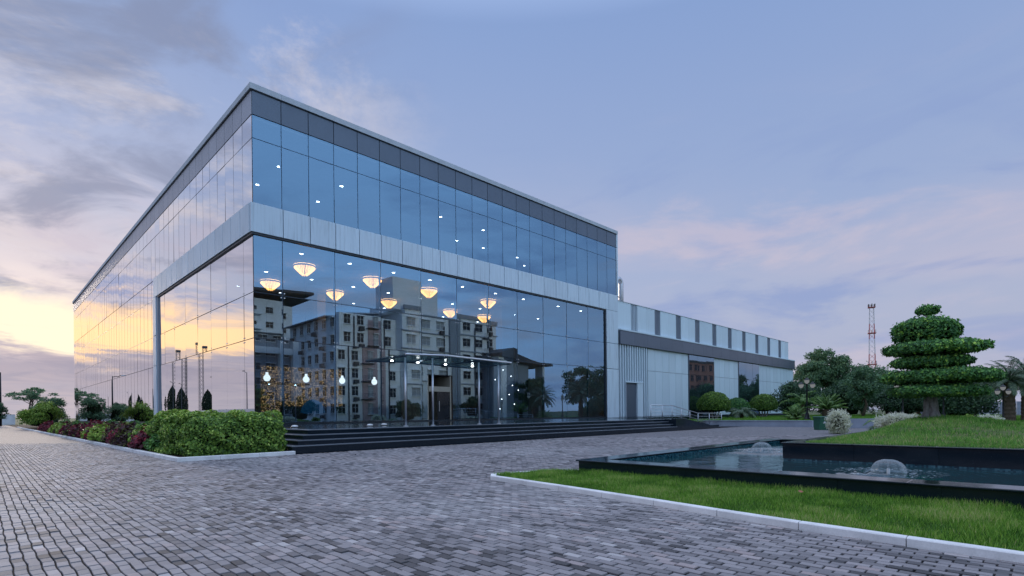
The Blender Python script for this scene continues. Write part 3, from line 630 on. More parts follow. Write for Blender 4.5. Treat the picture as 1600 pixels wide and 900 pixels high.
# ================================================================== LOW WING
wing = thing('low_wing', 'long low wing of pale aluminium panels with a dark fascia strip', 'building', (0, 0, 0))
X0, X1 = 33.62, 83.45
def panels(xa, xb, n, z0, z1, zj, mk='clad_wing', yy=-.02):
    w = (xb-xa)/n
    for i in range(n):
        for a, b in ((z0, zj), (zj, z1)): box('wall_panel', xa+i*w+.017, xa+(i+1)*w-.017, yy, yy+.06, a+.02, b-.02, mk, wing)
panels(39.0, 47.75, 6, .75, 7.8, 5.47); panels(54.6, 61.9, 5, .75, 7.8, 5.47); panels(69.06, 83.4, 10, .75, 7.8, 5.47)
box('wall_core', X0, X1, .05, .3, .2, 9.2, 'clad_mid', wing)
fx = 33.75
while fx < 38.9:                                       # vertical fins round the side door
    low = 4.25 if 34.75 < fx < 37.7 else .75
    box('fin', fx, fx+.16, -.16, .045, low, 7.8, 'clad_wing', wing); fx += .43
box('door_surround', 34.62, 37.75, -.22, .04, 4.12, 4.24, 'clad_wing', wing); box('door_surround', 36.75, 37.75, -.18, .04, .75, 4.12, 'clad_wing', wing); box('door_surround', 34.62, 34.72, -.18, .04, .75, 4.12, 'clad_mid', wing)
box('door', 34.74, 36.73, -.02, .04, .75, 4.1, 'clad_grey', wing)
for xa, xb in ((48.0, 54.5), (62.0, 69.0)):
    w_n = 3; ww = (xb-xa)/w_n
    for i in range(w_n):
        for z0, z1 in ((.8, 5.46), (5.50, 7.8)): pane(xa+i*ww+.02, xa+(i+1)*ww-.02, -.04, -.01, z0, z1, 'glass_front', wing, 2)
    box('window_backing', xa, xb, .0, .045, .75, 7.8, 'interior_dark', wing)
    box('window_jamb', xa-.24, xa-.01, -.06, .04, .75, 7.8, 'mullion', wing)
nf = 20; wf = (X1-X0)/nf
for i in range(nf): box('fascia_panel', X0+i*wf+.006, X0+(i+1)*wf-.006, -.30, .04, 7.82, 9.13, 'clad_grey', wing)
for i in range(nf): box('ledge_piece', X0+i*wf+.006, X0+(i+1)*wf-.006, -.36, .04, 9.14, 9.27, 'clad_wing', wing)
box('soffit', X0, X1, -.29, -.0, 7.80, 7.815, 'dark_trim', wing)
stripes = [(35.99+4.56*k, 37.16+4.56*k) for k in range(10)]
xs_ = X0
for k, (a, b) in enumerate(stripes+[(81.4, 81.5)]):
    n_ = max(1, round((a-xs_)/1.7)); ww = (a-xs_)/n_
    for i in range(n_): box('parapet_panel', xs_+i*ww+.006, xs_+(i+1)*ww-.006, .02, .10, 9.28, 12.0, 'clad_wing', wing)
    if k < 10:
        box('louvre_recess', a, b, .10, .2, 9.28, 11.99, 'clad_mid', wing)
        for q_ in range(4): box('louvre_blade', a+.12+q_*.28, a+.18+q_*.28, .03, .10, 9.3, 11.98, 'clad_mid' if k else 'clad_wing', wing)
    xs_ = b
box('parapet_coping', X0, 81.45, -.02, .3, 12.005, 12.06, 'coping', wing)
box('parapet_core', X0, 81.4, .2, .35, 9.2, 12.0, 'clad_mid', wing); box('roof', X0, X1, .3, 26, 9.0, 9.2, 'coping', wing)
box('end_wall', X1-.02, X1+.1, .06, 26, .2, 9.1, 'clad_wing', wing); box('plinth', 34, X1, -.10, .045, .0, .74, 'granite', wing)
pp = thing('vent_pipe', 'grey gooseneck vent pipe rising above the low wing roof', 'pipe', (43.3, 6, 9.2))
pts = [(0, 0, 0), (0, 0, 7.0)]+[(-.55+.55*math.cos(a), 0, 7.0+.55*math.sin(a)) for a in np.linspace(.2, math.pi, 9)]+[(-1.1, 0, 6.6)]
MB().tube(pts, .30, 12).build('duct', 'steel', pp, smooth=True); MB().lathe([(.42, 0), (.42, .12), (.31, .14)], 14).build('collar', 'steel', pp)
box('bracket', -1.0, 0, -.04, .04, 5.4, 5.5, 'dark_trim', pp)

# ================================================================== TERRACE, STEPS AND RAMP
ter = thing('entrance_steps', 'wide flight of black granite steps up to the glass front', 'steps', (0, 0, 0))
zs = [.25, .41, .57, .73]
for k, z1 in enumerate(zs):
    xa, ya = -3.34+.3*k, -12.72+.3*k; z0 = 0 if k == 0 else zs[k-1]; xe = 21.3
    n_ = 16; w = (xe-xa)/n_
    for i in range(n_): box('riser_slab', xa+.01+i*w+.002, xa+.01+(i+1)*w-.002, ya+.015, ya+.05, z0, z1-.032, 'granite', ter)
    n2 = 4 if k < 3 else 4; hy2 = (-7.0-ya)/n2
    for i in range(n2): box('riser_slab', xa+.015, xa+.05, ya+.05+i*hy2, ya+.05+(i+1)*hy2-.004, z0, z1-.032, 'granite', ter)
    td = .34
    for i in range(n_): box('tread_slab', xa+i*w+.002, xa+(i+1)*w-.002, ya, ya+td, z1-.03, z1, 'granite_sheen', ter, bevel=.004)
    for i in range(n2): box('tread_slab', xa, xa+td, ya+td+.004+i*hy2, ya+td+(i+1)*hy2, z1-.03, z1, 'granite_sheen', ter, bevel=.004)
    box('core', xa+.06, xe, ya+.06, -6.6, 0 if k == 0 else zs[k-1]+.0, z1-.035, 'granite', ter)
box('terrace_slab', -2.06, 24.4, -11.44, -.06, .2, .727, 'granite', ter); box('terrace_slab', 24.41, 46.5, -4.5, -.31, .2, .725, 'granite', ter); box('terrace_slab', -2.06, -.07, -.055, 18, .2, .72, 'granite', ter)
rp = thing('access_ramp', 'black granite access ramp sloping down beside the steps', 'ramp', (22, -11, 0))
def prism(name, pts_xz, y0, y1, mk, parent, off=(0, 0, 0)):
    n_ = len(pts_xz); v = [(x-off[0], y0-off[1], z-off[2]) for x, z in pts_xz]+[(x-off[0], y1-off[1], z-off[2]) for x, z in pts_xz]
    me = bpy.data.meshes.new(name); me.from_pydata(v, [], [list(range(n_)), list(range(2*n_-1, n_-1, -1))]+[[i, i+n_, (i+1) % n_+n_, (i+1) % n_] for i in range(n_)]); me.materials.append(M[mk]); me.update()
    bm = bmesh.new(); bm.from_mesh(me); bmesh.ops.recalc_face_normals(bm, faces=bm.faces); bm.to_mesh(me); bm.free(); return obj(name, me, parent)
prism('cheek_wall', [(21.31, 0), (21.31, .76), (22.4, .76), (27.9, .03), (27.9, 0)], -12.6, -12.3, 'granite', rp, (22, -11, 0))
prism('ramp_slab', [(21.31, 0), (21.31, .725), (22.6, .725), (28.4, .01), (28.4, 0)], -12.29, -10.7, 'granite', rp, (22, -11, 0))
prism('cheek_wall', [(21.31, 0), (21.31, .76), (24.4, .76), (28.4, .12), (31.9, .12), (31.9, 0)], -10.69, -10.45, 'granite', rp, (22, -11, 0))
rail = thing('handrail', 'stainless steel handrail running down the far side of the access ramp', 'railing', (22, -10.57, 0))
prof = [(21.7, .76), (24.6, .72), (28.5, .14), (32.6, .12)]
for hgt, rad in ((.92, .028), (.68, .014), (.46, .014), (.24, .014)):
    MB().tube([(x-22, 0, z+hgt) for x, z in prof], rad, 8).build('rail', 'steel', rail, smooth=True)
for x in (21.7, 23.2, 24.55, 25.9, 27.2, 28.5, 30.4, 32.6):
    z = np.interp(x, [p[0] for p in prof], [p[1] for p in prof]); MB().tube([(x-22, 0, z-.02), (x-22, 0, z+.92)], .026, 8).build('post', 'steel', rail, smooth=True)
fl_names = ['small white floor light on the terrace beside the hedge', 'small white floor light on the terrace left of the canopy', 'small white floor light on the terrace nearest the canopy posts']
for (x, y), lb in zip(((-1.1, -7.6), (1.6, -8.9), (2.6, -8.4)), fl_names):
    t_ = thing('floor_light', lb, 'light', (x, y, .728), 0, 'terrace floor lights'); MB().lathe([(.0, .0), (.13, 0), (.13, .05), (.09, .09), (0, .10)], 14).build('lens', 'ceramic', t_, smooth=True); MB().lathe([(.135, 0), (.16, 0), (.16, .03), (.135, .03)], 14).build('rim', 'black_iron', t_)

# ================================================================== POOL
pool = thing('fountain_pool', 'long low pool with polished black granite walls in the lawn', 'pool', (0, 0, 0))
WX, IXW, WZ, CZ, IZ = -1.8, 1.95, .14, .265, .525
def slabrow(name, xa, xb, ya, yb, z0, z1, step, along, mk='granite', bev=.0):
    L_ = (yb-ya) if along == 'y' else (xb-xa); n_ = max(1, round(L_/step)); w = L_/n_
    for i in range(n_):
        if along == 'y': box(name, xa, xb, ya+i*w+.002, ya+(i+1)*w-.002, z0, z1, mk, pool, bevel=bev)
        else: box(name, xa+i*w+.002, xa+(i+1)*w-.002, ya, yb, z0, z1, mk, pool, bevel=bev)
slabrow('wall_slab', WX, WX+.06, -48, -22.85, -.05, CZ-.034, 1.15, 'y'); slabrow('coping_slab', WX-.05, WX+.40, -48, -23.28, CZ-.03, CZ, 1.6, 'y', bev=.008)
slabrow('wall_slab', WX+.06, 8.6, -22.86, -22.80, -.05, CZ-.034, 1.15, 'x'); slabrow('coping_slab', WX-.05, 8.65, -23.276, -22.80, CZ-.03, CZ, 1.6, 'x', bev=.008)
slabrow('wall_slab', 8.56, 8.62, -40, -22.6, -.05, CZ-.034, 1.15, 'y'); slabrow('coping_slab', 8.2, 8.65, -25.2, -23.28, CZ-.03, CZ, 1.6, 'y', bev=.008)
slabrow('tile_strip', WX+.37, WX+.39, -48, -23.28, WZ-.1, CZ-.035, 3, 'y', 'pool_tile'); slabrow('tile_strip', WX+.4, 8.2, -23.29, -23.28, WZ-.1, CZ-.035, 3, 'x', 'pool_tile')
slabrow('island_slab', IXW, IXW+.06, -48, -25.45, WZ+.045, IZ-.034, 1.35, 'y'); slabrow('coping_slab', IXW-.04, IXW+.30, -48, -25.42, IZ-.03, IZ, 1.35, 'y', bev=.008)
slabrow('island_slab', IXW+.06, 8.2, -25.51, -25.45, WZ+.045, IZ-.034, 1.35, 'x'); slabrow('coping_slab', IXW+.305, 8.2, -25.72, -25.42, IZ-.03, IZ, 1.35, 'x', bev=.008)
slabrow('tile_strip', IXW+.004, IXW+.05, -48, -25.46, WZ-.1, WZ+.043, 3, 'y', 'pool_tile'); slabrow('tile_strip', IXW+.05, 8.2, -25.5, -25.46, WZ-.1, WZ+.043, 3, 'x', 'pool_tile')
FNT = [(.40, -27.62), (4.3, -24.15)]
def wz(X, Y):
    z = WZ+0*X
    for fx_, fy_ in FNT:
        r_ = np.hypot(X-fx_, Y-fy_); z = z+.022*np.sin(r_*26+vnoise(X, Y, .3)*2.5)*np.exp(-np.abs(r_-.30)*1.6)*(r_ > .25)
        z = z+.02*(vnoise(X, Y, .09, 5)-.5)*np.exp(-((r_-.32)/.35)**2)
    return z+.004*(vnoise(X, Y, .35, 9)-.5)
wm = grid_mesh('water', np.arange(WX+.38, 8.2, .05), np.arange(-34, -23.25, .05), wz, 'water'); wat = obj('water', wm); tag(wat, 'dark teal pool water with soft ripples', kind='structure')
o = MB().add([[WX+.38, -48, WZ], [IXW+.1, -48, WZ], [IXW+.1, -34, WZ], [WX+.38, -34, WZ]], [[0, 1, 2, 3]]).build('water_reach', 'water', wat)
flabel = ['bell shaped fountain jet nearest the front pool wall', 'smaller looking bell fountain jet near the back pool wall']
for (fx_, fy_), lb, s_ in zip(FNT, flabel, (.25, .25)):
    t_ = thing('fountain_jet', lb, 'fountain', (fx_, fy_, WZ), 0, 'bell fountains in the pool')
    p_ = [(s_*math.sin(a)**.9*1.0, .24*math.cos(a)**.8) for a in np.linspace(.12, math.pi/2-.01, 12)]
    bell = MB().lathe(p_, 40); bv = np.concatenate(bell.v); bv[:, :2] *= (1+.03*np.sin(np.arctan2(bv[:, 1], bv[:, 0])*9+bv[:, 2]*14))[:, None]; bell.v = [bv]
    bell.build('water_bell', 'water_film', t_, smooth=True)
    MB().tube([(0, 0, -.15), (0, 0, .08)], .025, 10).build('nozzle', 'ceramic', t_); MB().tube([(0, 0, .08), (0, 0, .19)], .012, 8).build('jet', 'water_film', t_)
    fr_ = np.linspace(.24, .80, 9); fm = MB().lathe([(r_, .022+.012*math.sin(r_*40)) for r_ in fr_], 48); fm.build('foam_ring', 'foam', t_, smooth=True)
nz = thing('pool_float', 'small white pipe float at the back corner of the pool', 'float', (-.2, -23.2, WZ+.02)); MB().tube([(-.12, 0, .02), (.12, .03, .02)], .035, 10).build('tube', 'ceramic', nz, smooth=True); MB().tube([(.12, .03, .02), (.17, .036, .02)], .022, 8).build('cap', 'ceramic', nz)

# island mound
def mound_z(X, Y):
    e = np.clip((X-(IXW+.28))/1.2, 0, 1)*np.clip((-25.72-Y)/1.0, 0, 1)
    b = .40*np.exp(-((X-10.2)**2/20+(Y+27.2)**2/4.5))+.05*np.exp(-((X-6)**2/6+(Y+30)**2/8))
    far_ = np.clip((X-13)/10, 0, 1)
    return (.50+.04*e+b*np.clip(e*1.2, 0, 1)+.05*(vnoise(X, Y, .8, 2)-.5)*e)*(1-far_)+far_*.02
mo = obj('grass_mound', grid_mesh('grass_mound', np.concatenate([np.arange(IXW+.29, 14, .2), np.arange(14, 26, .6)]), np.arange(-52, -25.7, .25), mound_z, 'mound_soil')); tag(mo, 'low grassy mound on the pool island', kind='structure')
def bald(X, Y): return np.exp(-((X-5.6)**2/2.2+(Y+28.9)**2/1.3))+np.exp(-((X-7.2)**2/1.6+(Y+30.2)**2/1.0))+.35*(vnoise(X, Y, 1.1, 8) > .72)
n_ = 150000; X = IXW+.32+(22-IXW)*RNG.random(n_)**1.6; Y = -25.8-11.5*RNG.random(n_)**1.2; tk = np.clip(vnoise(X, Y, .45, 4)*1.6-.25+vnoise(X, Y, .16, 6)*.5, .05, 1)
kp = (RNG.random(n_) < (.25+.75*tk)*(1-.9*np.clip(bald(X, Y), 0, 1))); X, Y, tk = X[kp], Y[kp], tk[kp]
hh = .05+.06*tk*np.clip(np.exp(-((X-9.5)**2/40+(Y+28)**2/8)), .15, 1)
pts = np.stack([X, Y, mound_z(X, Y)-.01], 1)
gm = grass_mesh('mound_grass', pts, hh, .016, 'grass_mound', .7, rb=np.where(RNG.random(len(X)) < .08, .35, -.12+.3*tk+.45*(vnoise(X, Y, 1.3, 14)-.5)))
o = obj('mound_grass', gm); tag(o, 'tufted green grass covering the island mound', 'grass', kind='stuff')

# front lawn strip and its white kerb
ky = np.linspace(-44, -22.3, 60)
lv = []; 
for y in ky: lv += [(float(kerb_x(y))+.10, y, .030), (WX+.02, y, .030)]
q = [[2*i, 2*i+1, 2*i+3, 2*i+2] for i in range(len(ky)-1)]
tipx = np.linspace(-3.56, WX+.0, 8); lawn_me = MB().add(lv, q)
lawn_me.add([(-3.6, -22.3, .029), (-3.42, -22.1, .029), (-3.0, -22.02, .029), (-2.4, -22.22, .029), (-1.87, -22.8, .029)], None, [[0, 4, 3], [0, 3, 2], [0, 2, 1]])
lawn = lawn_me.build('front_lawn', 'lawn_soil'); tag(lawn, 'strip of lawn between white kerb and pool wall', kind='structure')
n_ = 130000; Y = -21.95-8.6*RNG.random(n_)**1.0; X = kerb_x(np.minimum(Y, -22.3))+.12+RNG.random(n_)*(WX-.02-kerb_x(Y)-.12)
kp = (Y > -30.6) & (Y < tip_y(X)-.06) & (X < WX-.02); X, Y = X[kp], Y[kp]; tk = vnoise(X, Y, .35, 11); kp = RNG.random(len(X)) < .45+.55*tk; X, Y, tk = X[kp], Y[kp], tk[kp]
wallside = np.clip(1-(WX-X)/.45, 0, 1)
o = obj('lawn_grass', grass_mesh('lawn_grass', np.stack([X, Y, np.full(len(X), .025)], 1), .038+.045*tk+.03*wallside, .011, 'grass', .6, rb=(tk-.5)*.55+.5*(vnoise(X, Y, .9, 31)-.5)+np.where(RNG.random(len(X)) < .05, .35, 0))); tag(o, 'short bright green grass of the strip beside the pool', 'grass', kind='stuff')
n_ = 14000; X = -2.4+10.5*RNG.random(n_); Y = -22.48+.7*RNG.random(n_); kp = X > -3.3+(Y+22.3)*2.0+.4; X, Y = X[kp], Y[kp]
kerb = thing('lawn_kerb', 'white concrete kerb curving along the front lawn edge', 'kerb', (0, 0, 0))
kk = np.linspace(-44, -22.3, 25)
for a, b in zip(kk[:-1], kk[1:]):
    a2, b2 = a+.004, b-.004; xa, xb = float(kerb_x(a2)), float(kerb_x(b2)); v = []
    for x, y in ((xa, a2), (xb, b2)):
        for dx_, zz_ in ((0, -.02), (0, .066), (.010, .076), (.10, .076), (.11, .066), (.11, -.02)): v.append((x+dx_, y, zz_))
    MB().add(v, [[i, i+6, (i+1) % 6+6, (i+1) % 6] for i in range(6)]+[[0, 1, 2, 3], [0, 3, 4, 5], [6, 9, 8, 7], [6, 11, 10, 9]]).build('kerbstone', 'kerb', kerb)
tipk = [(-3.70, -22.3), (-3.45, -22.05), (-3.0, -21.95), (-2.4, -22.15), (-1.88, -22.72)]
for (xa, ya), (xb, yb) in zip(tipk[:-1], tipk[1:]):
    dv = unit(np.array([xb-xa, yb-ya])); nv = np.array([dv[1], -dv[0]])*.10; v = []; zt3 = .075 if xb < -3.2 else .05
    xa, ya, xb, yb = xa+dv[0]*.003, ya+dv[1]*.003, xb-dv[0]*.003, yb-dv[1]*.003
    for zz_ in (-.02, zt3): v += [(xa, ya, zz_), (xb, yb, zz_), (xb+nv[0], yb+nv[1], zz_), (xa+nv[0], ya+nv[1], zz_)]
    MB().add(v, BQ[:, ::-1]).build('kerbstone', 'kerb', kerb)
fl_ = thing('fallen_leaf', 'single dry reddish leaf lying on the front lawn', 'leaf', (-2.65, -27.2, .13), .5)
MB().add([(-.06, 0, 0), (-.01, -.035, .012), (.06, 0, .02), (-.01, .035, .015), (-.01, 0, .004)], None, [[0, 1, 4], [1, 2, 4], [2, 3, 4], [3, 0, 4]]).build('blade', 'fallen_leaf', fl_); MB().tube([(-.06, 0, 0), (-.09, 0, .01)], .003, 5).build('stalk', 'fallen_leaf', fl_)

# ================================================================== HEDGE BED BY THE LEFT CORNER
bed = MB(); bed.box(-6.40, -3.36, -12.75, 66, -.02, .05); bed.box(-3.36, -.1, -6.5, 66, -.02, .05)
o = bed.build('planting_bed', 'soil'); tag(o, 'dark soil bed along the left side', kind='structure')
bk = thing('bed_kerb', 'white kerb edging the hedge and planting bed', 'kerb', (0, 0, 0))
for i in range(3): box('kerbstone', -6.55+i*1.07+.003, -6.55+(i+1)*1.07-.003, -12.97, -12.78, -.02, .11, 'kerb', bk, bevel=.008)
yy = -12.775
while yy < 70: box('kerbstone', -6.55, -6.40, yy+.003, yy+1.197, -.02, .10, 'kerb', bk, bevel=.008); yy += 1.2
def hedge_box(name, label, x0, x1, y0, y1, h, n, mk, size, rounding=.35, z0=.12):
    t_ = thing(name, label, 'hedge', ((x0+x1)/2, (y0+y1)/2, 0)); hx_, hy_ = (x1-x0)/2, (y1-y0)/2
    u = RNG.uniform(-1, 1, (n, 3)); face = RNG.integers(0, 5, n); ar = np.array([hy_*h, hy_*h, hx_*h, hx_*h, hx_*hy_*2]); face = RNG.choice(5, n, p=ar/ar.sum())
    p = u.copy(); p[face == 0, 0] = -1; p[face == 1, 0] = 1; p[face == 2, 1] = -1; p[face == 3, 1] = 1; p[face == 4, 2] = 1
    q_ = p*np.array([hx_, hy_, h/2]); inner = np.clip(q_, -np.array([hx_, hy_, h/2])+rounding, np.array([hx_, hy_, h/2])-rounding); dlt = q_-inner; inner[:, 2] = np.where(q_[:, 2] < 0, q_[:, 2], inner[:, 2]); dlt = q_-inner
    nn = unit(dlt); q_ = inner+nn*rounding
    lump = (vnoise(q_[:, 0]*1.0+q_[:, 2]*1.7, q_[:, 1]+q_[:, 2]*.9, .55, 3)-.5)*.30+(vnoise(q_[:, 0]+9+q_[:, 2], q_[:, 1]-q_[:, 2], .2, 5)-.5)*.16
    q_ = q_+nn*(lump-np.abs(RNG.normal(0, .06, n)))[:, None]; q_[:, 2] += h/2; q_[:, 2] = np.maximum(q_[:, 2], z0*RNG.uniform(.6, 1.6, n))
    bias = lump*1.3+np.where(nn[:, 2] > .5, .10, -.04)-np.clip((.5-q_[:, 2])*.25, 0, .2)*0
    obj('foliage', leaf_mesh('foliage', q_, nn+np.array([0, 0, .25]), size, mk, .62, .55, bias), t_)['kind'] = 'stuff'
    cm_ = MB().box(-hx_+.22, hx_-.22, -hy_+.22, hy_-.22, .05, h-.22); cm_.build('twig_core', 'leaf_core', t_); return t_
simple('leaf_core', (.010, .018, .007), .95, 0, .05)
hedge_box('clipped_hedge', 'dense clipped green hedge at the corner beside the granite steps', -6.15, -3.45, -12.6, -7.2, 1.28, 36000, 'leaf_hedge', .092)
def bush(name, label, cat, loc, r, h, n, mk, size, group=None, lumps=14, stem=False, aspect=.6, squash=.8, core=True):
    t_ = thing(name, label, cat, loc, random.uniform(0, 6), group); c = []; rr = []
    for k in range(lumps):
        d_ = sphere_pts(1)[0]; d_[2] = abs(d_[2]); c.append(np.array([d_[0]*r*.62, d_[1]*r*.62, h*(.24 if k%3==0 else .42)+d_[2]*h*(.1 if k%3==0 else .36)])); rr.append(min(r, h)*random.uniform(.30, .45))
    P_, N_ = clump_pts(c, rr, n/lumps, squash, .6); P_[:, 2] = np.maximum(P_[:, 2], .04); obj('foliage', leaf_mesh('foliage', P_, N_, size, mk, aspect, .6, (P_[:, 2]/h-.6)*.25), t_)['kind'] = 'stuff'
    st = MB()
    for k in range(5):
        a = k*1.26; st.tube([(0, 0, 0), (.15*r*math.cos(a), .15*r*math.sin(a), h*.25), (.45*r*math.cos(a), .45*r*math.sin(a), h*.6)], [.03*h, .02*h, .008*h], 6)
    st.build('stem', 'bark', t_); 
    if core: MB().lathe([(0, .08*h), (r*.4, .12*h), (r*.5, .4*h), (r*.35, .68*h), (0, .75*h)], 10).build('twig_core', 'leaf_core', t_)
    return t_
# coleus plants: leafy domes in three colourings
def coleus_mesh(mk, seed, n=420, s=.115):
    rg = np.random.default_rng(seed); d_ = sphere_pts(n, rg); d_[:, 2] = np.abs(d_[:, 2]); rad = .36*(1+.25*(vnoise(d_[:, 0]*3+seed, d_[:, 1]*3, .5, seed)-.5))*(.60+.48*rg.random(n)**.6)
    P_ = d_*rad[:, None]*np.array([1, 1, 1.25])+np.array([0, 0, .12]); return leaf_mesh('foliage', P_, d_+np.array([0, 0, .5]), s, mk, .66, .75, None, rg)
CM = {k: [coleus_mesh(k, 40+i*3+j, 420 if k != 'leaf_bed' else 480) for i in range(3)] for j, k in enumerate(('leaf_red', 'leaf_lime', 'leaf_bronze', 'leaf_bed'))}
CST = MB()
for k in range(4): CST.tube([(0, 0, 0), (.08*math.cos(k*1.6), .08*math.sin(k*1.6), .2), (.2*math.cos(k*1.6), .2*math.sin(k*1.6), .4)], [.014, .011, .006], 6)
CST = CST.mesh('stem', 'bark')
CL = {'leaf_red': 'dark red leafed coleus plant in the bed along the left glass wall', 'leaf_lime': 'lime green coleus plant in the bed along the left glass wall', 'leaf_bronze': 'mixed purple and yellow coleus plant in the left bed', 'leaf_bed': 'plain green leafy plant at the back of the left bed'}
def coleus(x, y, s, k):
    t_ = thing('coleus_plant' if k != 'leaf_bed' else 'leafy_plant', CL[k], 'plant', (x, y, .03), random.uniform(0, 6.3), {'leaf_red': 'dark red coleus plants', 'leaf_lime': 'lime coleus plants', 'leaf_bronze': 'mixed coleus plants', 'leaf_bed': 'green bed plants'}[k]); t_.scale = (s, s, s*random.uniform(.85, 1.15))
    obj('foliage', random.choice(CM[k]), t_)['kind'] = 'stuff'; obj('stem', CST, t_)
y = -8.6
while y < 36:
    sp_ = .62+.018*(y+8.6)
    for xx, ks in ((-6.0, ('leaf_lime', 'leaf_red', 'leaf_bronze', 'leaf_red')), (-5.35, ('leaf_red', 'leaf_red', 'leaf_bronze', 'leaf_red')), (-4.6, ('leaf_red', 'leaf_bed', 'leaf_bed', 'leaf_bronze'))):
        if y > 16 and xx == -5.35: continue
        coleus(xx+random.uniform(-.2, .2), y+random.uniform(-.25, .25)*sp_, random.uniform(1.0, 1.45)*(1.1 if xx > -5 else 1), ('leaf_lime' if random.random() < .45 else 'leaf_bed') if y < -7.9 else random.choice(ks))
    y += sp_
for k in range(16): coleus(-3.4+random.uniform(-.5, .5), -6+k*1.5, random.uniform(1.2, 1.5), 'leaf_bed')

for x, y, sz, lb in ((-9.3, -25.9, .016, 'small black pebble on the paving nearest the camera'), (-11.2, 6.0, .03, 'dark pebble far down the left drive'), (-2.2, -14.6, .022, 'dark pebble on the paving in front of the steps')):
    pe = thing('pebble', lb, 'pebble', (x, y, .0)); v_ = MB().lathe([(0, -.2), (.8, 0), (1, .5), (.7, 1.0), (0, 1.2)], 9); vv = np.concatenate(v_.v)*sz; vv *= 1+.15*np.sin(vv*300); v_.v = [vv]; v_.build('stone', 'black_iron', pe, smooth=True)

# ================================================================== PLANTS AND TREES
def tree(name, label, loc, h, rx, rz_, cz, n, mk, size, group=None, clumps=26, trunk_r=.16, cr=(.20, .34), squash=.8, seed=1):
    rg = np.random.default_rng(seed); t_ = thing(name, label, 'tree', loc, 0, group); cs, rs = [], []
    for k in range(clumps):
        d_ = sphere_pts(1, rg)[0]*(rg.random()**.35)*.82; cs.append(np.array([d_[0]*rx, d_[1]*rx, cz+d_[2]*rz_])); rs.append(rx*rg.uniform(*cr))
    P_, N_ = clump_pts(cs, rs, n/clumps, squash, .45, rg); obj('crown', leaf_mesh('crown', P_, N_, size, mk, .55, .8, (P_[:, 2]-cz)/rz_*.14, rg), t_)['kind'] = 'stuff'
    tr_ = MB(); tr_.tube([(0, 0, -.1), (.03*h*rg.normal(), .03*h*rg.normal(), cz*.5), (0, 0, cz)], [trunk_r*1.3, trunk_r, trunk_r*.55], 9)
    for c in cs[:10]: tr_.tube([(0, 0, cz*.55+rg.random()*cz*.3), c*np.array([.5, .5, .9]), c], [trunk_r*.45, trunk_r*.28, trunk_r*.1], 6)
    tr_.build('trunk', 'bark', t_, smooth=True); return t_
def frond_mesh(L_, droop, leaf, n, mk, seed, width=.035, fan=.9):
    rg = np.random.default_rng(seed); s = np.linspace(0, 1, 14); ang = R(62)-droop*s**1.2; dxs = np.cumsum(np.cos(ang))*L_/14; dzs = np.cumsum(np.sin(ang))*L_/14
    v = []; q_ = []; c = 0; r_ = []
    for k in range(n):
        u = (k+.5)/n; u0 = .12+.88*u; x = np.interp(u0, s, dxs); z = np.interp(u0, s, dzs); l = leaf*(.35+.65*math.sin(math.pi*min(1, u*.9+.08)))*rg.uniform(.85, 1.1)
        for sd in (-1, 1):
            d_ = unit(np.array([.55+.3*u, sd*fan, rg.normal(.12, .15)-.25*u])); p0 = np.array([x, 0, z]); p1 = p0+d_*l*.55; p2 = p0+d_*l+np.array([0, 0, -.28*l]); wv = unit(np.cross(d_, [0, 0, 1.]))*width
            v += [p0-wv*.5, p0+wv*.5, p1+wv, p1-wv, p2]; q_.append((c, c+1, c+2, c+3)); r_ += [rg.random()]*5; c += 5
    tt = [[i*5+3, i*5+2, i*5+4] for i in range(c//5)]
    mb = MB().tube(np.stack([dxs, dxs*0, dzs], 1), np.linspace(.03, .008, 14)*L_/2, 5); n0 = len(v)
    V = np.vstack([np.array(v), np.concatenate(mb.v)]); Q = np.vstack([np.array(q_), np.concatenate(mb.q)+n0]); T = np.vstack([np.array(tt), np.concatenate(mb.t)+n0])
    return np_mesh('frond', V, Q, T, [mk], rnd=np.array(r_+[.5]*(len(V)-n0)))
def palm(name, label, cat, loc, th, tr_r, fronds, meshes, group=None, tilt=(-10, 40), bark='bark', rough_trunk=True):
    t_ = thing(name, label, cat, loc, random.uniform(0, 6), group)
    if th > 0:
        k = max(4, int(th/.16)); zs_ = np.linspace(-.05, th, k); rr = tr_r*(1+.10*(np.arange(k) % 2))*np.linspace(1.15, .95, k)
        MB().tube(np.stack([zs_*0, zs_*0, zs_], 1), rr, 10).build('trunk', bark, t_)
    else: MB().lathe([(0, 0), (tr_r, .0), (tr_r*.8, .12), (0, .2)], 10).build('trunk', bark, t_)
    for i in range(fronds):
        a = i*2.399; u = i/fronds; obj('frond', random.choice(meshes), t_, (0, 0, max(th, .12)-.05), (0, R(tilt[0]+(tilt[1]-tilt[0])*u+random.uniform(-6, 6)), a+random.uniform(-.15, .15)))
    return t_
F_date = [frond_mesh(2.6, R(75), .42, 42, 'leaf_palm', 1+i, .022) for i in range(3)]
F_big = [frond_mesh(3.2, R(80), .55, 44, 'leaf_palm', 11+i, .03) for i in range(3)]
F_cyc = [frond_mesh(.95, R(48), .20, 34, 'leaf_cycad', 21+i, .012) for i in range(2)]
F_ban = [frond_mesh(2.6, R(95), .55, 34, 'leaf_cycad', 31+i, .05) for i in range(2)]
F_small = [frond_mesh(1.0, R(105), .30, 26, 'leaf_cycad', 41+i, .016) for i in range(2)]

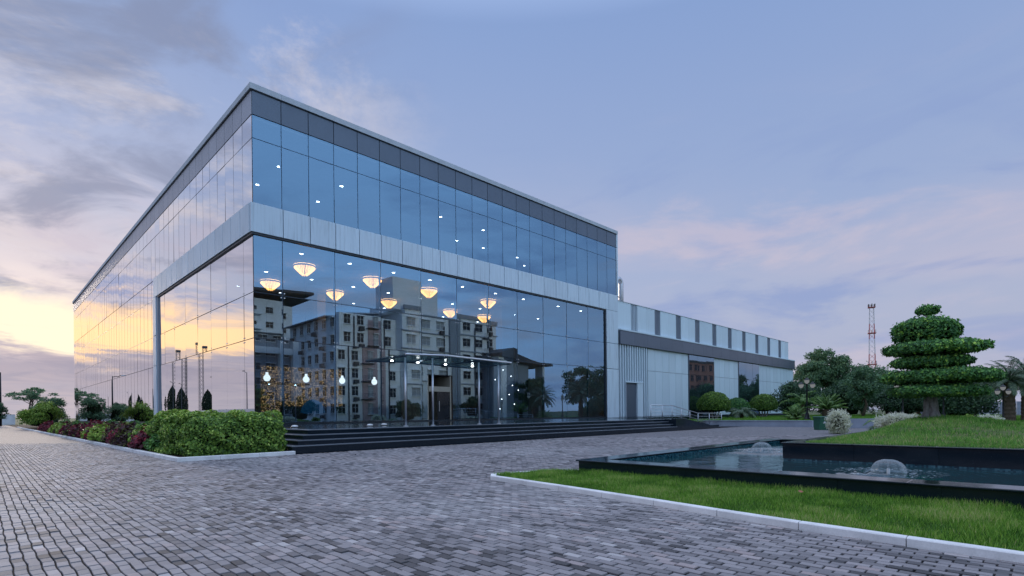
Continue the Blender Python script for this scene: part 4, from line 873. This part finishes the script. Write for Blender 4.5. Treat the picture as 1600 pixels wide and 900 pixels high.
# cloud-pruned tree on the mound
TB = (9.8, -27.0, .93); S = 16/839.19
top_ = thing('cloud_pruned_tree', 'cloud pruned ornamental fig tree with stacked leaf tiers on the mound', 'tree', TB)
tiers = [(1452, 487, 16, 6), (1450, 519, 51, 18), (1461, 545, 75, 10), (1457, 567, 61, 8.5), (1466, 589, 83, 10.5), (1458, 612, 73, 8.5)]
rgt = np.random.default_rng(5)
for k, (px, py, hw, hh_) in enumerate(tiers):
    lat = (px-1455)*S; z = (655-py)*S; rx, rz2 = hw*S*.88, hh_*S*.98; c0 = np.array([RT[0]*lat, RT[1]*lat, z]); n_ = int(1500+15500*(rx/1.6)**2)
    a = rgt.uniform(0, 2*math.pi, n_); rad = np.sqrt(rgt.random(n_)); rad = np.where(rgt.random(n_) < .45, .80+.2*rad, rad); edge = np.sqrt(np.clip(1-rad**3.2, 0, 1)); up_ = np.where(rgt.random(n_) < .7, 1, -1)
    X = np.cos(a)*rad; Y = np.sin(a)*rad; sag = -.30*rad**2*(k > 1)*(vnoise(np.cos(a)*2+k, np.sin(a)*2, .8, k)) ; edge_n = 1+.30*(vnoise(np.cos(a)*2.2+k*7, np.sin(a)*2.2, .7, k+20)-.5)+.08*(vnoise(np.cos(a)*9+k*7, np.sin(a)*9, .7, k+30)-.5)
    lump = .28*(vnoise(X*rx*2.4+k*5, Y*rx*2.4, .5, 7)-.4); P_ = np.stack([X*rx*edge_n, Y*rx*edge_n, (edge*up_*(1 if True else 0)*(1+lump)+sag*1.6+.10*rgt.normal(size=n_))*rz2], 1)
    P_[:, 2] += (.14 if k > 0 else 0)*rz2*np.sin(a*2+k*1.7)*rad
    N_ = unit(np.stack([X*.8, Y*.8, edge*up_+.15], 1)); P_ -= N_*(np.abs(rgt.normal(0, .05, n_))-.06*(rgt.random(n_) < .05))[:, None]
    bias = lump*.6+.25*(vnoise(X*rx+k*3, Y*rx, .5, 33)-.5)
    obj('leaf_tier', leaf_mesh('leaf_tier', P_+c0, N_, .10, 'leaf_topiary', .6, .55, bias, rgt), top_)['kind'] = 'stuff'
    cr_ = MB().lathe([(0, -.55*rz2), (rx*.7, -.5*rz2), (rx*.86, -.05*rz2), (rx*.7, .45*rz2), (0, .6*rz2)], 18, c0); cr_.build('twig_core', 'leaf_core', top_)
tk_ = MB()
for k in range(9):                                     # braided trunk of fused stems
    a = k*2*math.pi/9; zz_ = np.linspace(-.08, 1.0, 9); tw = a+zz_*1.5*(1 if k % 2 else -1.1); rr = np.interp(zz_, [-.08, .15, .6, 1.0], [.21, .15, .11, .10]); tk_.tube(np.stack([np.cos(tw)*rr, np.sin(tw)*rr, zz_], 1), np.interp(zz_, [-.08, .2, 1.0], [.085, .062, .05]), 8)
tk_.lathe([(.17, -.08), (.13, .3), (.11, 1.0)], 12); tk_.build('trunk', 'bark_pale', top_, smooth=True)
tk_ = MB().tube([(0, 0, .95), (.03, 0, 1.9), (0, .02, 3.1)], [.11, .08, .04], 8)
for k, (px, py, hw, hh_) in enumerate(tiers[1:]):
    for j in range(6): a = j*1.05+k; tk_.tube([(0, 0, (655-py)*S-.12), (math.cos(a)*hw*S*.55, math.sin(a)*hw*S*.55, (655-py)*S)], [.04, .015], 6)
tk_.build('limbs', 'bark_pale', top_, smooth=True)

# wing lawn behind a low wall
wl = MB().add([(32.2, -9.6, .42), (32.2, -17.6, .42), (44, -24, .25), (110, -24, .2), (110, -.1, .42), (46, -.1, .42), (46, -4.6, .42), (28.6, -4.6, .42), (28.6, -9.6, .36)], None, [[0, 1, 2], [0, 2, 3], [0, 3, 4], [0, 4, 6], [4, 5, 6], [0, 6, 7], [0, 7, 8]]).build('wing_lawn', 'lawn_soil'); tag(wl, 'green lawn in front of the low wing', kind='structure')
n_ = 60000; X = 28.7+52*RNG.random(n_)**1.3; Y = -.3-18*RNG.random(n_); kp = ((X > 32.3) | (Y > -9.5)) & ((Y > -17.4) | (X > 34-(Y+17.4)*1.5)) & ((X > 46.2) | (Y < -4.7)); X, Y = X[kp], Y[kp]
o = obj('wing_grass', grass_mesh('wing_grass', np.stack([X, Y, np.full(len(X), .40)], 1), .10, .035, 'grass', .6, rb=-.05)); tag(o, 'mown green grass in front of the low wing', 'grass', kind='stuff')
rw = thing('retaining_wall', 'low blue grey retaining wall edging the wing lawn', 'wall', (32, -13, 0))
for i in range(5): box('wall_block', -.12, .12, -4.5+i*1.8+.004, -4.5+(i+1)*1.8-.004, -.02, .42, 'wall_blue', rw)
for i in range(5): box('wall_cap', -.17, .17, -4.52+i*1.8+.004, -4.52+(i+1)*1.8-.004, .421, .47, 'wall_blue', rw)
rw2 = thing('planter_wall', 'short pale blue planter wall behind the white flowering bush', 'wall', (30.5, -21.5, 0))
for i in range(4): box('wall_block', -.12, .12, -2.4+i*1.4+.004, -2.4+(i+1)*1.4-.004, -.02, .62, 'wall_blue', rw2)
bn_ = thing('litter_bin', 'green plastic litter bin beside the end of the retaining wall', 'bin', (26.3, -19.6, 0), R(45))
prism('body', [(-.30, 0), (-.36, .72), (.36, .72), (.30, 0)], -.3, .3, 'green_plastic', bn_); box('lid', -.40, .40, -.35, .35, .725, .82, 'green_plastic', bn_, bevel=.03)
lg = MB(); lg.box(-.34, -.338, -.1, .1, .40, .44); lg.box(-.342, -.340, -.05, .05, .45, .52); lg.build('printed_mark', 'ceramic', bn_, rot=(0, 0, math.pi*0))

# clipped domes in front of the wing
for k, (x, y, r_, h, lb) in enumerate(((44.3, -4.6, 1.65, 2.7, 'largest clipped dome shrub by the ramp handrail'), (51.2, -4.2, 1.3, 2.2, 'middle clipped dome shrub before the white panels'), (58.0, -4.6, 1.6, 2.7, 'clipped dome shrub on stems below the narrow window'))):
    t_ = thing('dome_shrub', lb, 'shrub', (x, y, .42), 0, 'clipped dome shrubs by the wing'); n_ = 9000; d_ = sphere_pts(n_); up_ = d_[:, 2] > -.35; d_ = d_[up_]; n_ = len(d_)
    lump = .10*(vnoise(d_[:, 0]*4+k*9, d_[:, 1]*4+d_[:, 2]*3, .6, k)-.5); rad = 1+lump-np.abs(RNG.normal(0, .035, n_)); P_ = d_*rad[:, None]*np.array([r_, r_, h*.52])+np.array([0, 0, h*.52])
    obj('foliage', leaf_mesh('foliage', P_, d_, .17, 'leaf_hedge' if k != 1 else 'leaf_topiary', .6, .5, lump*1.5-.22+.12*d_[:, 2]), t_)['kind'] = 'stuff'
    MB().lathe([(0, .25*h), (r_*.7, .3*h), (r_*.88, .5*h), (r_*.6, .85*h), (0, .95*h)], 16).build('twig_core', 'leaf_core', t_)
    st = MB()
    for j in range(4): st.tube([(.3*math.cos(j*1.6), .3*math.sin(j*1.6), 0), (.7*r_*.6*math.cos(j*1.6), .7*r_*.6*math.sin(j*1.6), h*.45)], [.1, .06], 7)
    st.build('stem', 'bark_pale', t_)
palm('cycad', 'low bright green cycad beside the first garden lamp', 'cycad', (38.6, -14.3, .42), 0, .3, 30, [frond_mesh(1.25, R(40), .24, 40, 'leaf_cycad', 61, .02)], 'cycads on the wing lawn', (-20, 45))
palm('cycad', 'cycad on a dark stump behind the litter bin', 'cycad', (37.2, -17.0, .35), .9, .3, 30, [frond_mesh(1.5, R(38), .28, 40, 'leaf_cycad', 62, .022)], 'cycads on the wing lawn', (-22, 40))
palm('banana_palm', 'broad leafed young palm at the far end of the wing', 'palm', (53.5, -10.4, .42), 1.4, .16, 11, F_ban, None, (-15, 40))
palm('fan_palm_shrub', 'shaggy small palm between the clipped domes', 'palm', (46.5, -6.6, .42), .5, .15, 22, [frond_mesh(1.7, R(95), .4, 28, 'leaf_palm', 63, .03)], None, (-5, 40))
palm('young_palm', 'small arching palm right of the white flowering bush', 'palm', (22.6, -23.9, .2), .1, .12, 11, [frond_mesh(1.5, R(105), .42, 30, 'leaf_cycad', 64, .022)], None, (-5, 45))

def white_bush(label, loc, r_, h, n):
    t_ = thing('variegated_bush', label, 'bush', loc, 0, 'white variegated bushes'); d_ = sphere_pts(n); rad = .62+.5*RNG.random(n)*vnoise(d_[:, 0]*5, d_[:, 1]*5+d_[:, 2]*4, .7, 2)+.1
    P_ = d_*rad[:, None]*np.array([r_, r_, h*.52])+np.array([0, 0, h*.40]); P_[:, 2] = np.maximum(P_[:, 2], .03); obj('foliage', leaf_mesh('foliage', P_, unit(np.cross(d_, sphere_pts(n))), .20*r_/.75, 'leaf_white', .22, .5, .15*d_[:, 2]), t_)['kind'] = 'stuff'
    MB().lathe([(0, .1*h), (r_*.5, .15*h), (r_*.6, .5*h), (0, .8*h)], 10).build('twig_core', 'leaf_core', t_); st = MB(); st.tube([(0, 0, 0), (0, 0, h*.3)], .04, 6).build('stem', 'bark', t_)
white_bush('tall white flowering bush beside the green litter bin', (20.6, -21.9, .02), .56, 1.35, 2600)
white_bush('low white flowering bush left of the cloud pruned tree', (11.9, -25.9, .50), .75, .62, 1500)
white_bush('small white flowering bush at the foot of the right garden lamp', (37.6, -26.5, -.1), .9, 1.0, 800)

# garden lamps: three-lantern posts
def lamp_post(label, loc, h, rz_):
    t_ = thing('garden_lamp', label, 'lamp post', loc, rz_, 'three lantern garden lamps'); s = h/3.0
    MB().lathe([(.0, 0), (.24*s, 0), (.24*s, .10*s), (.17*s, .14*s), (.13*s, .42*s), (.07*s, .55*s), (.055*s, 1.2*s), (.05*s, 2.55*s), (.075*s, 2.6*s), (.05*s, 2.66*s), (0, 2.68*s)], 14).build('post', 'black_iron', t_, smooth=True)
    for k, (ox, oz) in enumerate(((-.42, 2.35), (.42, 2.35), (0, 2.66))):
        if ox: MB().tube([(0, 0, 2.2*s), (ox*.5*s, 0, 2.12*s), (ox*s, 0, 2.22*s), (ox*s, 0, oz*s)], .022*s, 6).build('arm', 'black_iron', t_)
        L_ = MB().lathe([(.05*s, 0), (.15*s, .10*s), (.17*s, .26*s)], 12, (ox*s, 0, oz*s)).build('lantern', 'lantern_glow', t_, smooth=True); MB().lathe([(.19*s, .26*s), (.19*s, .29*s), (.06*s, .40*s), (.02*s, .48*s), (0, .5*s)], 12, (ox*s, 0, oz*s)).build('lantern_cap', 'black_iron', L_)
lamp_post('three lantern black garden lamp in front of the cycads', (37.2, -15.6, .42), 3.3, R(-45)); lamp_post('black garden lamp behind the tall white bush', (45.5, -20.6, .25), 3.5, R(-45))
lamp_post('faint black garden lamp under the dark trees', (52.0, -22.6, .2), 3.5, R(-45)); lamp_post('black three lantern garden lamp at the right beside the date palm', (43.8, -27.0, -.04), 2.9, R(-45))

# trees at the right
TG = 'trees beyond the right lawn'
tree('shade_tree', 'tall round crowned dark tree rising behind the end of the wing', (93, -1.8, .1), 11.6, 4.9, 4.8, 7.0, 26000, 'leaf_tree', .34, TG, 80, .25, (.15, .26), .95, 11)
tree('shade_tree', 'lower bushy tree to the left of the radio mast', (95, -7.2, .1), 8.4, 5.4, 3.6, 4.8, 18000, 'leaf_tree', .36, TG, 60, .24, (.18, .3), .8, 12)
tree('shade_tree', 'broad bushy tree standing in front of the radio mast', (103, -9.2, .1), 8.2, 5.4, 3.4, 4.7, 18000, 'leaf_tree', .38, TG, 60, .24, (.18, .3), .8, 13)
tree('shade_tree', 'dense tree behind the left pads of the cloud pruned tree', (106, -13.2, .1), 7.2, 5.4, 3.1, 4.2, 14000, 'leaf_tree', .38, TG, 50, .24, (.18, .3), .8, 14)
tree('shade_tree', 'dense low tree behind the trunk of the cloud pruned tree', (100, -20.5, .1), 6.4, 5.0, 2.8, 3.7, 14000, 'leaf_tree', .38, TG, 50, .24, (.18, .3), .8, 16)
tree('conical_tree', 'lighter cone shaped tree before the dark grove', (63.5, -13.8, .2), 6, 2.3, 2.9, 3.3, 8000, 'leaf_tree', .24, TG, 26, .14, (.22, .36), .9, 15)
for k, (x, y, r_, h, lb) in enumerate(((67, -5.4, 3.6, 5.0, 'dark rounded thicket against the wing end wall'), (70, -10.5, 3.4, 4.6, 'dark thicket behind the first garden lamp'), (72, -16, 3.6, 4.6, 'dark thicket behind the second garden lamp'), (70, -20.5, 3.4, 4.2, 'dark thicket behind the third garden lamp'), (62, -22.6, 3.2, 3.6, 'dark thicket left of the cloud pruned tree trunk'))):
    bush('dark_thicket', lb, 'thicket', (x, y, .1), r_, h, 9000, 'leaf_dark', .26, 'dark thickets under the trees', 24)
DP = 'date palms on the right lawn'
palm('date_palm', 'large date palm with patterned trunk at the right edge beside the lamp', 'palm', (52.3, -27.0, -.05), 3.5, .36, 40, F_date, DP, (-25, 70), 'bark', True)
palm('date_palm', 'date palm cut by the right edge behind the large palm', 'palm', (62.6, -27.8, -.05), 4.2, .36, 38, F_big, DP, (-25, 70))
palm('date_palm', 'slender date palm just right of the cloud pruned tree', 'palm', (66.5, -23.4, -.05), 4.0, .34, 36, F_big, DP, (-15, 75))
palm('date_palm', 'distant date palm under the low branches right of the trunk', 'palm', (92, -30.6, -.05), 3.2, .3, 30, F_big, DP, (-15, 75))
palm('date_palm', 'furthest small date palm seen beneath the slender one', 'palm', (104, -29.8, -.05), 3.0, .3, 30, F_big, DP, (-15, 75))
bush('lawn_shrub', 'light green shrub right of the cloud pruned trunk', 'shrub', (15.5, -27.6, .1), .5, 1.1, 900, 'leaf_lime', .11, None, 8)
bush('lawn_shrub', 'rounded green shrub at the far right lawn edge', 'shrub', (68, -30.5, -.05), 2.2, 2.0, 3000, 'leaf_tree', .22, None, 12)
n_ = 60000; X = 24+75*RNG.random(n_)**1.5; Y = -24.5-12*RNG.random(n_); o = obj('park_grass', grass_mesh('park_grass', np.stack([X, Y, np.full(n_, -.05)], 1), .14, .05, 'grass', .6)); tag(o, 'green park lawn under the palms', 'grass', kind='stuff')
o = MB().add([(22, -60, -.045), (112, -60, -.045), (112, -23.9, -.045), (22, -23.9, -.045)], [[0, 1, 2, 3]]).build('park_lawn', 'lawn_soil'); tag(o, 'flat lawn beneath the palms', kind='structure')
fw_ = thing('far_fence', 'pale boundary fence far behind the palms', 'fence', (125, -35, 0))
for i in range(16): box('fence_panel', -.05, .05, -14+i*2.4+.02, -14+(i+1)*2.4-.02, 0, 2.4, 'wall_blue', fw_)
for i in range(17): box('post', -.1, .1, -14+i*2.4-.08+.0, -14+i*2.4-.02, 0, 2.5, 'white_paint', fw_)

# lattice mast
tw_ = thing('radio_mast', 'red and white lattice radio mast behind the trees', 'mast', (284.9, 29.2, 0), .3)
Hm = 50.0
def wd(z): return 1.55-.75*z/Hm
bands = [(0, 8, 'tower_white'), (8, 14, 'red_paint'), (14, 20, 'tower_white'), (20, 27, 'red_paint'), (27, 34, 'tower_white'), (34, 41, 'red_paint'), (41, 50, 'tower_white')]
for z0, z1, mk in bands:
    mb = MB()
    for sx in (-1, 1):
        for sy in (-1, 1): mb.tube([(sx*wd(z0), sy*wd(z0), z0), (sx*wd(z1), sy*wd(z1), z1)], .09, 5)
    n_ = int((z1-z0)/2)
    for i in range(n_):
        a, b = z0+i*(z1-z0)/n_, z0+(i+1)*(z1-z0)/n_
        for sx, sy, ex, ey in ((-1, -1, 1, -1), (1, -1, 1, 1), (1, 1, -1, 1), (-1, 1, -1, -1)): mb.tube([(sx*wd(a), sy*wd(a), a), (ex*wd(b), ey*wd(b), b)], .045, 4); mb.tube([(ex*wd(a), ey*wd(a), a), (sx*wd(b), sy*wd(b), b)], .045, 4)
    mb.build('lattice_section', mk, tw_)
for z in (22, 36.5, 48.5):
    w = wd(z)+.6; pf = box('platform', -w, w, -w, w, z, z+.25, 'red_paint', tw_)
    for k in range(6):
        a = k*1.05; MB().tube([(math.cos(a)*w, math.sin(a)*w, z+.3), (math.cos(a)*w, math.sin(a)*w, z+1.7)], .2, 6).build('antenna', 'tower_white' if z < 48 else 'roof_dark', tw_)

# ================================================================== LEFT DISTANCE
bush('yellow_green_shrub', 'tall yellow green shrub at the far end of the left bed', 'shrub', (-5.0, 54, 0), 2.3, 3.1, 7000, 'leaf_lime', .20, None, 22)
bush('grey_green_shrub', 'taller dull green shrub between the yellow shrub and glass wall', 'shrub', (-2.6, 76, 0), 2.2, 4.8, 6000, 'leaf_tree', .22, None, 22)
bush('grey_green_shrub', 'low dull green shrub behind the yellow shrub', 'shrub', (-4.2, 66, 0), 2.0, 3.4, 4000, 'leaf_tree', .18, None, 16)
tree('rain_tree', 'flat topped airy tree far behind the left shrubs', (-3.2, 104, 0), 7.2, 4.2, 1.5, 5.6, 2400, 'leaf_tree', .30, None, 26, .16, (.12, .22), .5, 21)
bush('far_shrub', 'dark shrubs beside the pole at the left edge', 'shrub', (-8.4, 92, 0), 1.8, 4.6, 3000, 'leaf_dark', .24, None, 14)
bw = thing('boundary_wall', 'low white boundary wall at the end of the left drive', 'wall', (-18, 119, 0))
for i in range(9): box('wall_block', -13+i*2.9+.01, -13+(i+1)*2.9-.01, -.12, .12, 0, 2.0, 'white_paint', bw); box('wall_cap', -13+i*2.9, -13+(i+1)*2.9-.01, -.17, .17, 2.005, 2.1, 'white_paint', bw)
lp = thing('street_pole', 'tall dark steel pole at the left edge of the drive', 'pole', (-7.6, 94.5, 0)); MB().tube([(0, 0, 0), (0, 0, 9)], [.17, .12], 8).build('shaft', 'black_iron', lp, smooth=True); MB().tube([(0, 0, 8.8), (-1.6, 0, 9.2)], .07, 6).build('arm', 'black_iron', lp); box('lamp_head', -2.2, -1.5, -.15, .15, 9.1, 9.25, 'steel', lp)
# things that stand left of the frame and show in the left glass
sw = thing('side_boundary_wall', 'long pale boundary wall left of the drive, mirrored in the left glass', 'wall', (-33, 0, 0))
for i in range(70): box('wall_block', -.12, .12, 5+i*5+.02, 5+(i+1)*5-.02, 0, 2.9, 'white_paint', sw)
sl_pts = [(-38, 84), (-38, 97), (-38, 112), (-38, 140), (-38, 175), (-38, 215), (-38, 262), (-38, 320)]
for k, (x, y) in enumerate(sl_pts):
    t_ = thing('street_light', f'slim street light beyond the side wall, {["nearest", "second nearest", "third nearest", "fourth nearest", "fifth nearest", "sixth nearest", "seventh nearest", "furthest"][k]} in the left glass reflection', 'street light', (x, y, 0), 0, 'street lights beyond the side wall')
    MB().tube([(0, 0, 0), (0, 0, 12.2)], [.14, .08], 7).build('pole', 'roof_dark', t_); MB().tube([(0, 0, 12.1), (0, 2.6, 12.7)], .06, 6).build('arm', 'roof_dark', t_); box('head', -.15, .15, 2.2, 3.2, 12.62, 12.78, 'roof_dark', t_)
for k, (x, y) in enumerate(((-48, 190), (-48, 214))):
    t_ = thing('lattice_pylon', f'narrow lattice pylon mirrored in the left glass, {("nearer", "further")[k]} one', 'pylon', (x, y, 0), 0, 'lattice pylons'); mb = MB()
    for sx in (-.6, .6):
        for sy in (-.6, .6): mb.tube([(sx, sy, 0), (sx, sy, 27)], .07, 5)
    for i in range(18):
        z = i*1.5
        for a, b in (((-.6, -.6), (.6, -.6)), ((.6, -.6), (.6, .6)), ((.6, .6), (-.6, .6)), ((-.6, .6), (-.6, -.6))): mb.tube([(*a, z), (*b, z+1.5)], .04, 4)
    mb.build('lattice', 'roof_dark', t_); box('head_frame', -.75, .75, -.75, .75, 27, 27.8, 'roof_dark', t_)
cyp = None
for k, (x, y, h) in enumerate(((-45, 205, 12), (-45, 222, 12.5), (-45, 244, 11.5), (-44, 168, 9.5), (-45, 285, 12))):
    rg = np.random.default_rng(70+k); t_ = thing('cypress_tree', f'columnar cypress mirrored in the left glass, {ords[k]} of the row', 'tree', (x, y, 0), 0, 'cypress row beyond the side wall'); n_ = 3500; z = rg.random(n_); a = rg.uniform(0, 6.28, n_); rr = 1.9*np.sin(np.clip(z*.93+.1, 0, 1)*math.pi)**.6*(.7+.3*rg.random(n_)); P_ = np.stack([np.cos(a)*rr, np.sin(a)*rr, .6+z*h], 1)
    obj('crown', leaf_mesh('crown', P_, np.stack([np.cos(a), np.sin(a), a*0+.4], 1), .5, 'leaf_cypress', .5, .6, None, rg), t_)['kind'] = 'stuff'; MB().tube([(0, 0, 0), (0, 0, h*.6)], [.25, .1], 7).build('trunk', 'bark', t_); MB().lathe([(0, .6), (1.1, 1.5), (1.2, h*.5), (0, h*.95)], 8).build('twig_core', 'leaf_core', t_)
wh = thing('warehouse', 'low pale warehouse beyond the side wall', 'building', (-62, 120, 0)); box('wall', -10, 10, -22, 22, 0, 4.6, 'bldg_grey', wh); prism('roof', [(-10.5, 4.61), (0, 6.4), (10.5, 4.61)], -22.5, 22.5, 'bldg_grey', wh)

# ================================================================== BUILDINGS OPPOSITE, SEEN IN THE FRONT GLASS
def facade_windows(parent, x0, y0, dx_, dy_, L_, floors, fh, n, ww, wh_, z0, mk='window_dark', frame='bldg_white', ac=False, skip=None):
    """windows along a wall line starting at (x0, y0) running (dx, dy); each window a part with a sill"""
    ang = math.atan2(dy_, dx_); key = (round(ww, 2), round(wh_, 2), mk)
    if key not in WIN:
        a = MB().box(-ww/2, ww/2, -.06, .04, 0, wh_).mesh('window', mk); b = MB(); b.box(-ww/2-.12, ww/2+.12, -.32, .0, -.12, -.003); b.box(-ww/2-.12, ww/2+.12, -.45, .0, wh_+.06, wh_+.16); b.box(-.03, .03, -.09, -.061, 0, wh_); b.box(-ww/2, ww/2, -.09, -.062, wh_*.62, wh_*.62+.05)
        WIN[key] = (a, b.mesh('sill', frame))
    for f in range(floors):
        for i in range(n):
            if skip and skip(f, i): continue
            s_ = (i+.5)*L_/n; o_ = obj('window', WIN[key][0], parent, (x0+dx_*s_, y0+dy_*s_, z0+f*fh), (0, 0, ang)); obj('sill', WIN[key][1], o_)
            if ac and (f*3+i) % 3 == 0:
                if 'ac' not in WIN: WIN['ac'] = MB().box(-.45, .45, -.8, -.3, -.95, -.35).box(-.5, .5, -.85, .0, -1.02, -.97).mesh('air_conditioner', 'roof_dark')
                obj('air_conditioner', WIN['ac'], o_)
WIN = {}
# white block of flats: corner nearest the glass at (46.5,-56)
ap = thing('apartment_block', 'white apartment block with balconies, mirrored in the front glass', 'building', (46.5, -56, 0))
box('wall', 0, 24, -20, 0, 0, 20.5, 'bldg_white', ap); box('wall', -12, -.01, -22, -2.2, 0, 19.2, 'bldg_white', ap)
box('tower', -2, 8, -9, -1, 20.51, 26.5, 'bldg_white', ap); box('parapet', -.3, 24.3, -.2, .3, 20.51, 21.3, 'bldg_grey', ap)
for z in (7.0, 13.6, 17.0): box('ledge', -.25, 24.2, .0, .35, z, z+.22, 'bldg_grey', ap)
prism('tilted_roof', [(-13, 19.21), (-13, 19.4), (-2, 20.6), (-2, 20.4)], -23, -5, 'bldg_grey', ap)
box('pink_panel', -6.4, -3.4, -2.19, -2.0, 0, 18.4, 'pink_wall', ap); box('stair_bay', 11.2, 13.2, .01, .5, 0, 20.4, 'bldg_grey', ap)
for x in (-9.2, -2.6, 9.9, 17.4): MB().tube([(x, .25 if x > 0 else -2.0, 0), (x, .25 if x > 0 else -2.0, 18.8)], .11, 6).build('drainpipe', 'roof_dark', ap)
rgw = random.Random(3)
facade_windows(ap, 23.6, .02, -1, 0, 10, 6, 3.3, 3, 1.9, 1.5, 1.6, ac=True); facade_windows(ap, 10.8, .02, -1, 0, 10.6, 6, 3.3, 3, 1.9, 1.5, 1.6, ac=True, mk='curtain')
facade_windows(ap, -.3, -2.18, -1, 0, 3, 6, 3.15, 1, 1.2, 1.6, 1.5); facade_windows(ap, -6.6, -2.18, -1, 0, 5.2, 6, 3.15, 2, 1.2, 1.6, 1.5, ac=True); facade_windows(ap, -3.6, -1.98, -1, 0, 2.6, 6, 3.15, 1, 1.0, 1.9, 1.3, mk='curtain')
facade_windows(ap, -12.02, -21.5, 0, 1, 19, 6, 3.15, 6, 1.2, 1.6, 1.5, ac=True)
for o_ in [c for c in ap.children if c.name.startswith('window') and abs(c.location.x+12.02) < .01]: o_.rotation_euler.z = -math.pi/2
for f in range(1, 6):
    for xb in (-5.6, 20.6):
        yb = -1.98 if xb < 0 else .0
        b_ = MB().box(xb-1.2, xb+1.2, yb, yb+1.0, f*3.2+.7, f*3.2+.82)
        for k in range(9): b_.box(xb-1.18+k*.29, xb-1.15+k*.29, yb+.95, yb+.98, f*3.2+.82, f*3.2+1.75)
        b_.box(xb-1.2, xb+1.2, yb+.94, yb+.99, f*3.2+1.75, f*3.2+1.8); b_.build('balcony', 'roof_dark', ap)
ht = thing('hotel_block', 'grey and white stepped hotel block, mirrored at the left of the front glass', 'building', (38, -101, 0))
box('wall', -30, 8, -20, 0, 0, 20.5, 'bldg_grey', ht); box('wall', -30, 6, -20, 1.5, 20.51, 28.2, 'bldg_white', ht); prism('roof', [(-34, 28.21), (-34, 28.7), (10, 30.8), (10, 30.2)], -22, 5, 'roof_dark', ht)
box('frame_band', -8, -6.5, .01, 1.6, 0, 20.4, 'bldg_white', ht); box('frame_band', 4, 5.5, .01, 1.6, 0, 20.4, 'bldg_white', ht); box('frame_band', -6.49, 3.99, .01, 1.4, 15.5, 17, 'bldg_white', ht)
facade_windows(ht, 7.5, .02, -1, 0, 24, 6, 3.4, 7, 2.0, 1.6, 1.4); facade_windows(ht, 5.5, 1.52, -1, 0, 22, 2, 3.4, 6, 1.6, 1.3, 21.6)
for z in (21, 24.4): box('balcony', -12, -2, 1.5, 3.0, z, z+.9, 'bldg_white', ht)
# porch-like gatehouse and brick block further right
gh = thing('gatehouse', 'grey gatehouse with a swept dark roof, mirrored right of the canopy', 'building', (66, -50, 0))
box('wall', 0, 7, -12, 0, 0, 12.4, 'bldg_grey', gh); prism('roof', [(-2, 12.6), (2, 13.9), (6, 13.0), (13, 11.6), (13, 11.2), (-2, 12.0)], -13, 2, 'roof_dark', gh); box('pier', -1.6, -.01, -1, 1.2, 0, 12.0, 'bldg_white', gh); box('pier', 10.2, 11.2, -1, 1.2, 0, 11.2, 'bldg_white', gh); box('screen_wall', 7.01, 10.19, -.4, -.1, 0, 8.5, 'window_dark', gh)
br_ = thing('brick_block', 'red brown brick block mirrored in the wing windows', 'building', (128, -46, 0), R(8))
box('wall', 0, 26, -14, 0, 0, 15.5, 'bldg_brown', br_); box('roof', -.3, 26.3, -14.3, .3, 15.51, 16.1, 'roof_dark', br_); facade_windows(br_, 25.5, .02, -1, 0, 25, 5, 3.0, 9, 1.3, 1.6, 1.2, frame='bldg_brown')
for k, (x, y, h, rx, lb) in enumerate(((78, -40, 12, 4.6, 'nearest the gatehouse'), (84, -38, 11.5, 4.8, 'second from the gatehouse'), (91, -41, 12, 5.2, 'third from the gatehouse'), (69, -45, 9, 3.6, 'behind the gatehouse pier'), (104, -42, 10, 4.6, 'beside the brick block'), (142, -34, 12, 6, 'mirrored in the second wing window'))):
    tree('opposite_tree', f'dark tree across the forecourt, {lb}', (x, y, 0), h, rx, h*.40, h*.56, 5000, 'leaf_dark', .5, 'trees opposite the hall', 24, .25, (.22, .36), .8, 90+k)
for k, (x, y, r_, h) in enumerate(((20, -66, 3.2, 4.2), (28, -62, 2.8, 4.8), (36, -60, 2.6, 4.4), (44, -52, 2.4, 4.6), (52, -51, 2.6, 4.0), (58, -50, 2.4, 4.6), (8, -72, 3.2, 4.6), (-2, -74, 3.0, 4.0))):
    bush('opposite_shrub', f'dark shrub before the mirrored buildings, {ords[k] if k < 6 else ("seventh", "eighth")[k-6]} of the belt', 'shrub', (x, y, 0), r_, h, 2500, 'leaf_dark', .34, 'shrub belt across the forecourt', 12)
